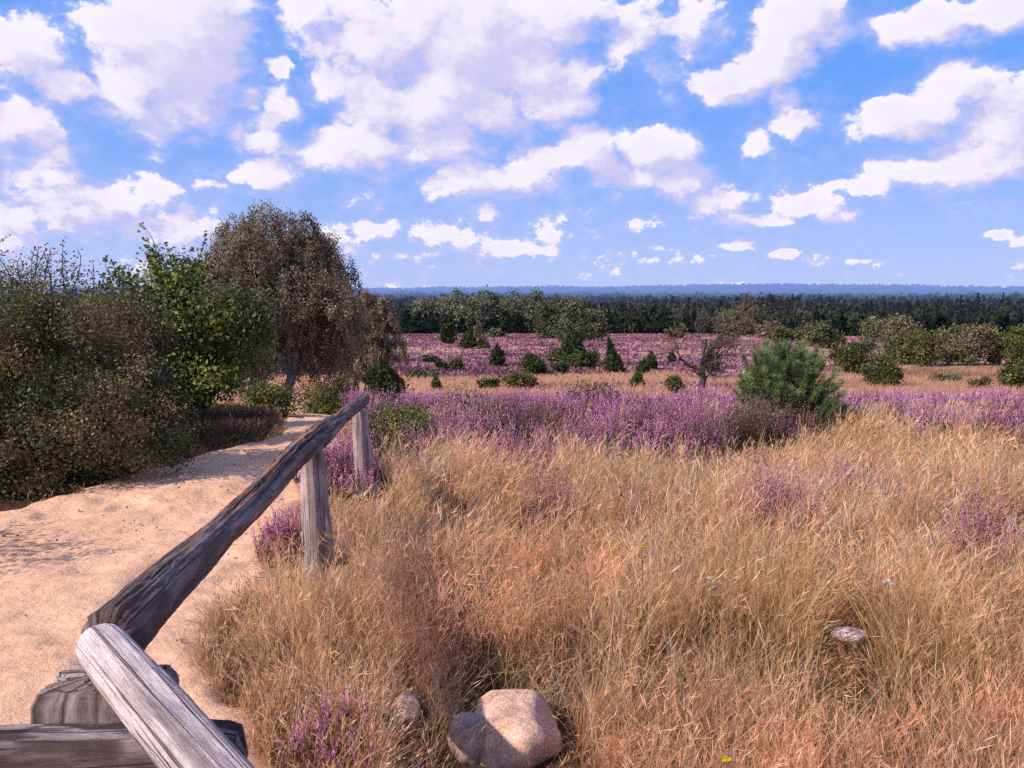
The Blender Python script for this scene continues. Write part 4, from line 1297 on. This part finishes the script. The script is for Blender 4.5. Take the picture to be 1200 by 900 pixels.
def forest(n, r0, r1, per, grow, lf=.62):
    rg = R
    r = r0 * (r1 / r0) ** rg.random(n); az = (rg.random(n) * 2 - 1) * .98
    x, y = r * np.sin(az), r * np.cos(az); u = x / y
    lim = 262 - 80 * ss(.30, .5, u) + 60 * ss(.30, .46, -u) + 40 * (fbm2(x / 40, y / 40, 161, 2) - .5)
    k = r > lim; x, y, r, az = x[k], y[k], r[k], az[k]; n = len(x)
    h = (5 + 12 * ss(250, 650, r)) * (.5 + .7 * rg.random(n)) * (.45 + 1.1 * fbm2(x / 70, y / 110, 163, 3))
    w = (3.4 + 3.2 * rg.random(n)) * (1 + grow * ss(500, 4000, r) * 2.5)
    z = H(x, y)
    con = rg.random(n) < .15 + .6 * ss(.4, .6, fbm2(x / 60, y / 90, 167, 2))
    cb = np.where(con[:, None], np.array([.020, .034, .022]), np.array([.06, .066, .034])) * (.55 + .8 * rg.random(n))[:, None]
    stand = fbm2(x / 160, y / 420, 165, 3)
    cb = mixc(cb, np.array([.16, .15, .085]), ss(.56, .68, stand) * .8 * ss(300, 600, r))
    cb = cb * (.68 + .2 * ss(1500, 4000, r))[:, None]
    t = rg.random((n, per)); a = rg.random((n, per)) * 2 * PI
    pr = np.where(con[:, None], (1.02 - t) ** .8, np.sqrt(np.clip(1 - (2 * t - .9) ** 2, .02, 1)))
    rad = w[:, None] * .5 * pr * np.sqrt(rg.uniform(.2, 1, (n, per)))
    c = np.stack([x[:, None] + np.cos(a) * rad, y[:, None] + np.sin(a) * rad, z[:, None] + h[:, None] * (.12 + .86 * t)], -1).reshape(-1, 3)
    m = n * per
    dd = unit(rdir(m) + np.array([0, 0, .9])); b = unit(np.cross(dd, rdir(m)))
    L = np.repeat(w, per) * lf * (.6 + .8 * rg.random(m)) * (1.35 if per < 20 else 1)
    cards(fo, c, dd, b, L, L * .7, np.repeat(cb, per, 0) * (.65 + .7 * rg.random(m))[:, None])


forest(1700, 150, 420, 170, 0, .24)
forest(3200, 380, 950, 60, 0, .40)
forest(8000, 800, 2600, 16, .6)
forest(8000, 2000, 7500, 10, 1.0)
forest(5000, 6000, 13500, 8, 2.2)
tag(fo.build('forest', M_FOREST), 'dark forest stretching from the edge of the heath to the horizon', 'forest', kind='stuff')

# ------------------------------------------------------------------ light, sky, clouds
SUN = np.array([-.86, -.50, 0.]); SUN /= np.linalg.norm(SUN)
EL = math.radians(37)
sv = Vector((SUN[0] * math.cos(EL), SUN[1] * math.cos(EL), math.sin(EL)))
ld = bpy.data.lights.new('sun', 'SUN'); ld.energy = 5.0; ld.angle = math.radians(.55); ld.color = (1.0, .885, .80)
lo = bpy.data.objects.new('sun', ld); COL.objects.link(lo); lo.rotation_euler = sv.to_track_quat('Z', 'Y').to_euler(); lo.location = (-20, -12, 20)

wd = bpy.data.worlds.new('World'); scene.world = wd; wd.use_nodes = True
nt = wd.node_tree; nt.nodes.clear()
sky = N(nt, 'ShaderNodeTexSky', sky_type='NISHITA', sun_disc=False, sun_elevation=EL, sun_rotation=math.atan2(SUN[0], SUN[1]) % (2 * PI), altitude=100, air_density=1.0, dust_density=.6, ozone_density=2.5)

CLOUDS = [  # x, y, half width, half height in the photo's pixels, weight -> turned into directions of the sky below
    (198, 62, 92, 92, 1.15), (235, 15, 70, 60, 1.1), (150, 108, 48, 44, .9), (250, 90, 50, 50, .8), (175, 150, 60, 25, .55),
    (25, 60, 75, 48, .85), (70, 92, 45, 28, .75), (5, 140, 65, 40, .8), (35, 205, 62, 40, .75), (85, 245, 110, 50, .75), (10, 262, 60, 40, .7), (160, 268, 90, 32, .62), (225, 268, 45, 25, .75),
    (-80, 120, 90, 110, .8), (60, 270, 210, 75, .42), (240, 305, 260, 35, .40), (620, 300, 260, 26, .28), (640, 110, 240, 110, .25), (1130, 170, 150, 80, .3),
    (322, 78, 24, 15, .9), (283, 112, 26, 22, .7), (318, 132, 38, 32, .75), (300, 165, 40, 26, .7), (308, 205, 50, 28, .85), (178, 182, 16, 10, .6), (182, 218, 30, 16, .7), (228, 172, 22, 10, .5),
    (455, 45, 95, 62, .95), (545, 40, 115, 75, 1.0), (430, 112, 62, 48, .95), (520, 120, 100, 60, 1.0), (425, 175, 88, 30, .9), (510, 165, 80, 38, .85), (620, 85, 80, 60, .9), (648, 30, 60, 40, .8), (660, 120, 48, 30, .85), (360, 20, 40, 34, .6), (375, 60, 30, 40, .5),
    (560, 210, 68, 25, .95), (620, 195, 58, 34, .9), (688, 182, 40, 34, .95), (730, 205, 50, 20, .8), (772, 178, 50, 28, 1.0), (800, 215, 36, 24, .8), (835, 238, 46, 18, .85), (722, 230, 22, 12, .6),
    (740, 30, 50, 55, .72), (800, 28, 60, 36, .72), (690, 10, 60, 30, .8),
    (935, 20, 52, 42, 1.05), (900, 65, 44, 46, 1.05), (860, 98, 48, 26, 1.0), (910, 122, 24, 12, .6), (940, 140, 38, 17, .75), (885, 172, 34, 18, .55),
    (1105, 22, 88, 30, 1.05), (1175, 8, 70, 38, 1.0), (1060, 140, 72, 26, .95), (1130, 105, 70, 44, .75), (1180, 140, 80, 60, .8), (1150, 192, 85, 26, .9), (1070, 200, 70, 18, .85), (1005, 218, 46, 15, .85), (948, 238, 42, 11, .85), (880, 256, 44, 9, .8), (983, 252, 26, 10, .85), (1250, 170, 80, 60, .9), (1010, 140, 30, 16, .6),
    (448, 272, 44, 15, .8), (512, 280, 46, 17, .8), (592, 290, 28, 13, .85), (645, 265, 34, 20, .6), (752, 263, 40, 10, .65), (573, 252, 16, 9, .7), (640, 292, 22, 9, .6), (862, 284, 22, 9, .8), (916, 297, 20, 6, .85), (1172, 275, 14, 6, .85), (1022, 308, 28, 5, .55), (765, 296, 26, 6, .5), (840, 298, 40, 5, .5), (400, 285, 50, 18, .6), (700, 300, 60, 7, .45), (480, 300, 80, 8, .45), (1130, 238, 30, 4, .4),
]
tcn = N(nt, 'ShaderNodeTexCoord'); DIR = tcn.outputs['Generated']


def cloud_field(nt, DIR, shift):
    """density of the cumulus field in the direction DIR (optionally nudged towards the sun)"""
    sp = N(nt, 'ShaderNodeSeparateXYZ', ins={0: DIR})
    az = math_(nt, 'ARCTAN2', sp.outputs[0], sp.outputs[1])
    el = math_(nt, 'ARCSINE', sp.outputs[2])
    if shift:
        az = math_(nt, 'ADD', az, shift[0]); el = math_(nt, 'ADD', el, shift[1])
    # noise space: stretched a little sideways, finer towards the horizon
    k = math_(nt, 'DIVIDE', 1.0, math_(nt, 'ADD', math_(nt, 'MAXIMUM', el, 0.0), .16))
    nx = math_(nt, 'MULTIPLY', az, math_(nt, 'MULTIPLY', k, .32)) if False else az
    pv = N(nt, 'ShaderNodeCombineXYZ', ins={0: nx, 1: math_(nt, 'MULTIPLY', el, 1.35), 2: .37}).outputs[0]
    w1 = N(nt, 'ShaderNodeTexNoise', ins={'Vector': pv, 'Scale': 9.0, 'Detail': 4.0, 'Roughness': .6})
    w2 = N(nt, 'ShaderNodeTexNoise', ins={'Vector': pv, 'Scale': 26.0, 'Detail': 4.0, 'Roughness': .6})
    o1 = N(nt, 'ShaderNodeVectorMath', operation='SUBTRACT', ins={0: w1.outputs['Color'], 1: (.5, .5, .5)})
    o2 = N(nt, 'ShaderNodeVectorMath', operation='SUBTRACT', ins={0: w2.outputs['Color'], 1: (.5, .5, .5)})
    base = N(nt, 'ShaderNodeCombineXYZ', ins={0: az, 1: el, 2: 0.0}).outputs[0]
    low = N(nt, 'ShaderNodeMapRange', ins={0: el, 1: 0.0, 2: .25, 3: .25, 4: 1.0}).outputs[0]
    s1 = N(nt, 'ShaderNodeVectorMath', operation='SCALE', ins={0: o1.outputs[0]}); nt.links.new(math_(nt, 'MULTIPLY', low, .055), s1.inputs['Scale'])
    s2 = N(nt, 'ShaderNodeVectorMath', operation='SCALE', ins={0: o2.outputs[0]}); nt.links.new(math_(nt, 'MULTIPLY', low, .05), s2.inputs['Scale'])
    wp = N(nt, 'ShaderNodeVectorMath', operation='ADD', ins={0: base, 1: s1.outputs[0]}).outputs[0]
    wp = N(nt, 'ShaderNodeVectorMath', operation='ADD', ins={0: wp, 1: s2.outputs[0]}).outputs[0]
    flat = N(nt, 'ShaderNodeVectorMath', operation='MULTIPLY', ins={0: wp, 1: (1, 1, 0)}).outputs[0]
    acc = None
    for (cx, cy, rx, ry, wt) in CLOUDS:
        d = ray(cx, cy); d = d / np.linalg.norm(d)
        ca, ce = math.atan2(d[0], d[1]), math.asin(d[2])
        dx = ray(cx + rx, cy); dy = ray(cx, cy - ry)
        ra = abs(math.atan2(dx[0], dx[1]) - ca) * 1.42; re = abs(math.asin(dy[2] / np.linalg.norm(dy)) - ce) * 1.42
        v = N(nt, 'ShaderNodeVectorMath', operation='MULTIPLY_ADD', ins={0: flat, 1: (1 / ra, 1 / re, 0), 2: (-ca / ra, -ce / re, 0)})
        l = N(nt, 'ShaderNodeVectorMath', operation='LENGTH', ins={0: v.outputs[0]})
        g = N(nt, 'ShaderNodeMapRange', interpolation_type='SMOOTHSTEP', ins={0: l.outputs['Value'], 1: 0.0, 2: 1.25, 3: wt, 4: 0.0}).outputs[0]
        acc = g if acc is None else math_(nt, 'SMOOTH_MAX', acc, g, .12)
    # the sky beyond the photograph carries ordinary scattered cumulus
    g0 = N(nt, 'ShaderNodeTexNoise', ins={'Vector': DIR, 'Scale': 3.2, 'Detail': 2.0})
    gm = N(nt, 'ShaderNodeMapRange', interpolation_type='SMOOTHSTEP', ins={0: g0.outputs[0], 1: .50, 2: .66, 3: 0.0, 4: .9}).outputs[0]
    oa = N(nt, 'ShaderNodeMapRange', interpolation_type='SMOOTHSTEP', ins={0: math_(nt, 'ABSOLUTE', az), 1: .66, 2: .85, 3: 0.0, 4: 1.0}).outputs[0]
    oe = N(nt, 'ShaderNodeMapRange', interpolation_type='SMOOTHSTEP', ins={0: el, 1: .37, 2: .5, 3: 0.0, 4: 1.0}).outputs[0]
    acc = math_(nt, 'MAXIMUM', acc, math_(nt, 'MULTIPLY', gm, math_(nt, 'MAXIMUM', oa, oe)))
    # rounded cauliflower heads on top of wispy noise
    pv2 = N(nt, 'ShaderNodeVectorMath', operation='ADD', ins={0: pv, 1: s2.outputs[0]}).outputs[0]
    vo = N(nt, 'ShaderNodeTexVoronoi', feature='F1', normalize=True, ins={'Vector': pv2, 'Scale': 15.0, 'Detail': 3.0, 'Roughness': .55, 'Lacunarity': 2.3})
    f1 = N(nt, 'ShaderNodeTexNoise', ins={'Vector': pv, 'Scale': 11.0, 'Detail': 9.0, 'Roughness': .6})
    f2 = math_(nt, 'MULTIPLY', math_(nt, 'SUBTRACT', f1.outputs[0], .5), 1.15)
    f3 = math_(nt, 'MULTIPLY', math_(nt, 'SUBTRACT', .36, vo.outputs['Distance']), 1.25)
    f4 = N(nt, 'ShaderNodeTexNoise', ins={'Vector': pv, 'Scale': 48.0, 'Detail': 5.0, 'Roughness': .6})
    lw = N(nt, 'ShaderNodeMapRange', ins={0: el, 1: .04, 2: .20, 3: 1.7, 4: .0}).outputs[0]
    f4 = math_(nt, 'MULTIPLY', math_(nt, 'SUBTRACT', f4.outputs[0], .5), lw)
    return math_(nt, 'ADD', math_(nt, 'ADD', math_(nt, 'ADD', acc, f2), f3), f4), el


D0, el0 = cloud_field(nt, DIR, None)
D1, _ = cloud_field(nt, DIR, (-.026, .024))
veil = N(nt, 'ShaderNodeMapRange', interpolation_type='SMOOTHSTEP', ins={0: D0, 1: .02, 2: .70, 3: 0.0, 4: .42}).outputs[0]
slope = math_(nt, 'SUBTRACT', D0, D1)
lit = N(nt, 'ShaderNodeMapRange', interpolation_type='SMOOTHSTEP', ins={0: slope, 1: -.22, 2: .38, 3: 0.0, 4: 1.0}).outputs[0]
amax = math_(nt, 'ADD', .86, math_(nt, 'MULTIPLY', lit, -.30))
alpha = N(nt, 'ShaderNodeMapRange', interpolation_type='SMOOTHSTEP', ins={0: D0, 1: .36, 2: amax, 3: 0.0, 4: 1.0}).outputs[0]
thick = N(nt, 'ShaderNodeMapRange', ins={0: D0, 1: .5, 2: 1.4, 3: 0.0, 4: .5}).outputs[0]
ccol = mixrgb(nt, lit, (4.8, 4.6, 6.9), (7.5, 7.1, 7.75))
ccol = mixrgb(nt, thick, ccol, (5.7, 5.4, 7.1))
SKYTINT = (1.0, 1.0, 1.0)
blue = N(nt, 'ShaderNodeMapRange', ins={0: el0, 1: 0.0, 2: .45, 3: 0.0, 4: 1.0}).outputs[0]
tint = mixrgb(nt, blue, (.62, .70, 1.22), (.72, .98, 1.45))
skyn = mixrgb(nt, 1.0, sky.outputs[0], tint, 'MULTIPLY')
blu2 = N(nt, 'ShaderNodeMapRange', interpolation_type='SMOOTHSTEP', ins={0: el0, 1: -.06, 2: .26, 3: 0.0, 4: 1.0}).outputs[0]
clear = mixrgb(nt, blu2, (4.0, 4.75, 7.5), (1.1, 2.85, 7.4))
zen = N(nt, 'ShaderNodeMapRange', interpolation_type='SMOOTHSTEP', ins={0: el0, 1: .38, 2: 1.0, 3: 0.0, 4: 1.0}).outputs[0]
clear = mixrgb(nt, zen, clear, (.32, .95, 3.2))
skyc = mixrgb(nt, .92, skyn, clear)
hz = N(nt, 'ShaderNodeMapRange', interpolation_type='SMOOTHSTEP', ins={0: el0, 1: -.02, 2: .13, 3: .85, 4: 1.0}).outputs[0]
af = math_(nt, 'MULTIPLY', alpha, hz)
skyv = mixrgb(nt, math_(nt, 'MULTIPLY', veil, hz), skyc, (4.9, 4.9, 7.6))
final = mixrgb(nt, af, skyv, ccol)
bg = N(nt, 'ShaderNodeBackground', ins={0: final, 1: .13})
N(nt, 'ShaderNodeOutputWorld', ins={0: bg.outputs[0]})
wd.cycles.sampling_method = 'MANUAL'; wd.cycles.sample_map_resolution = 256

# ------------------------------------------------------------------ camera and render
cd = bpy.data.cameras.new('camera'); cd.sensor_width = 36; cd.lens = FPX / 1200 * 36; cd.clip_end = 100000; cd.clip_start = .05
co = bpy.data.objects.new('camera', cd); COL.objects.link(co)
co.location = (0, 0, CAMZ); co.rotation_euler = (PI / 2 - PITCH, 0, 0)
scene.camera = co
scene.render.resolution_x, scene.render.resolution_y = 1024, 768
scene.view_settings.view_transform = 'Standard'; scene.view_settings.look = 'None'
scene.view_settings.exposure = 0; scene.view_settings.gamma = 1
scene.render.engine = 'CYCLES'
scene.cycles.max_bounces = 5; scene.cycles.diffuse_bounces = 3; scene.cycles.transmission_bounces = 3; scene.cycles.transparent_max_bounces = 4
scene.cycles.use_denoising = False
scene.cycles.denoiser = 'OPENIMAGEDENOISE'
scene.render.use_persistent_data = False
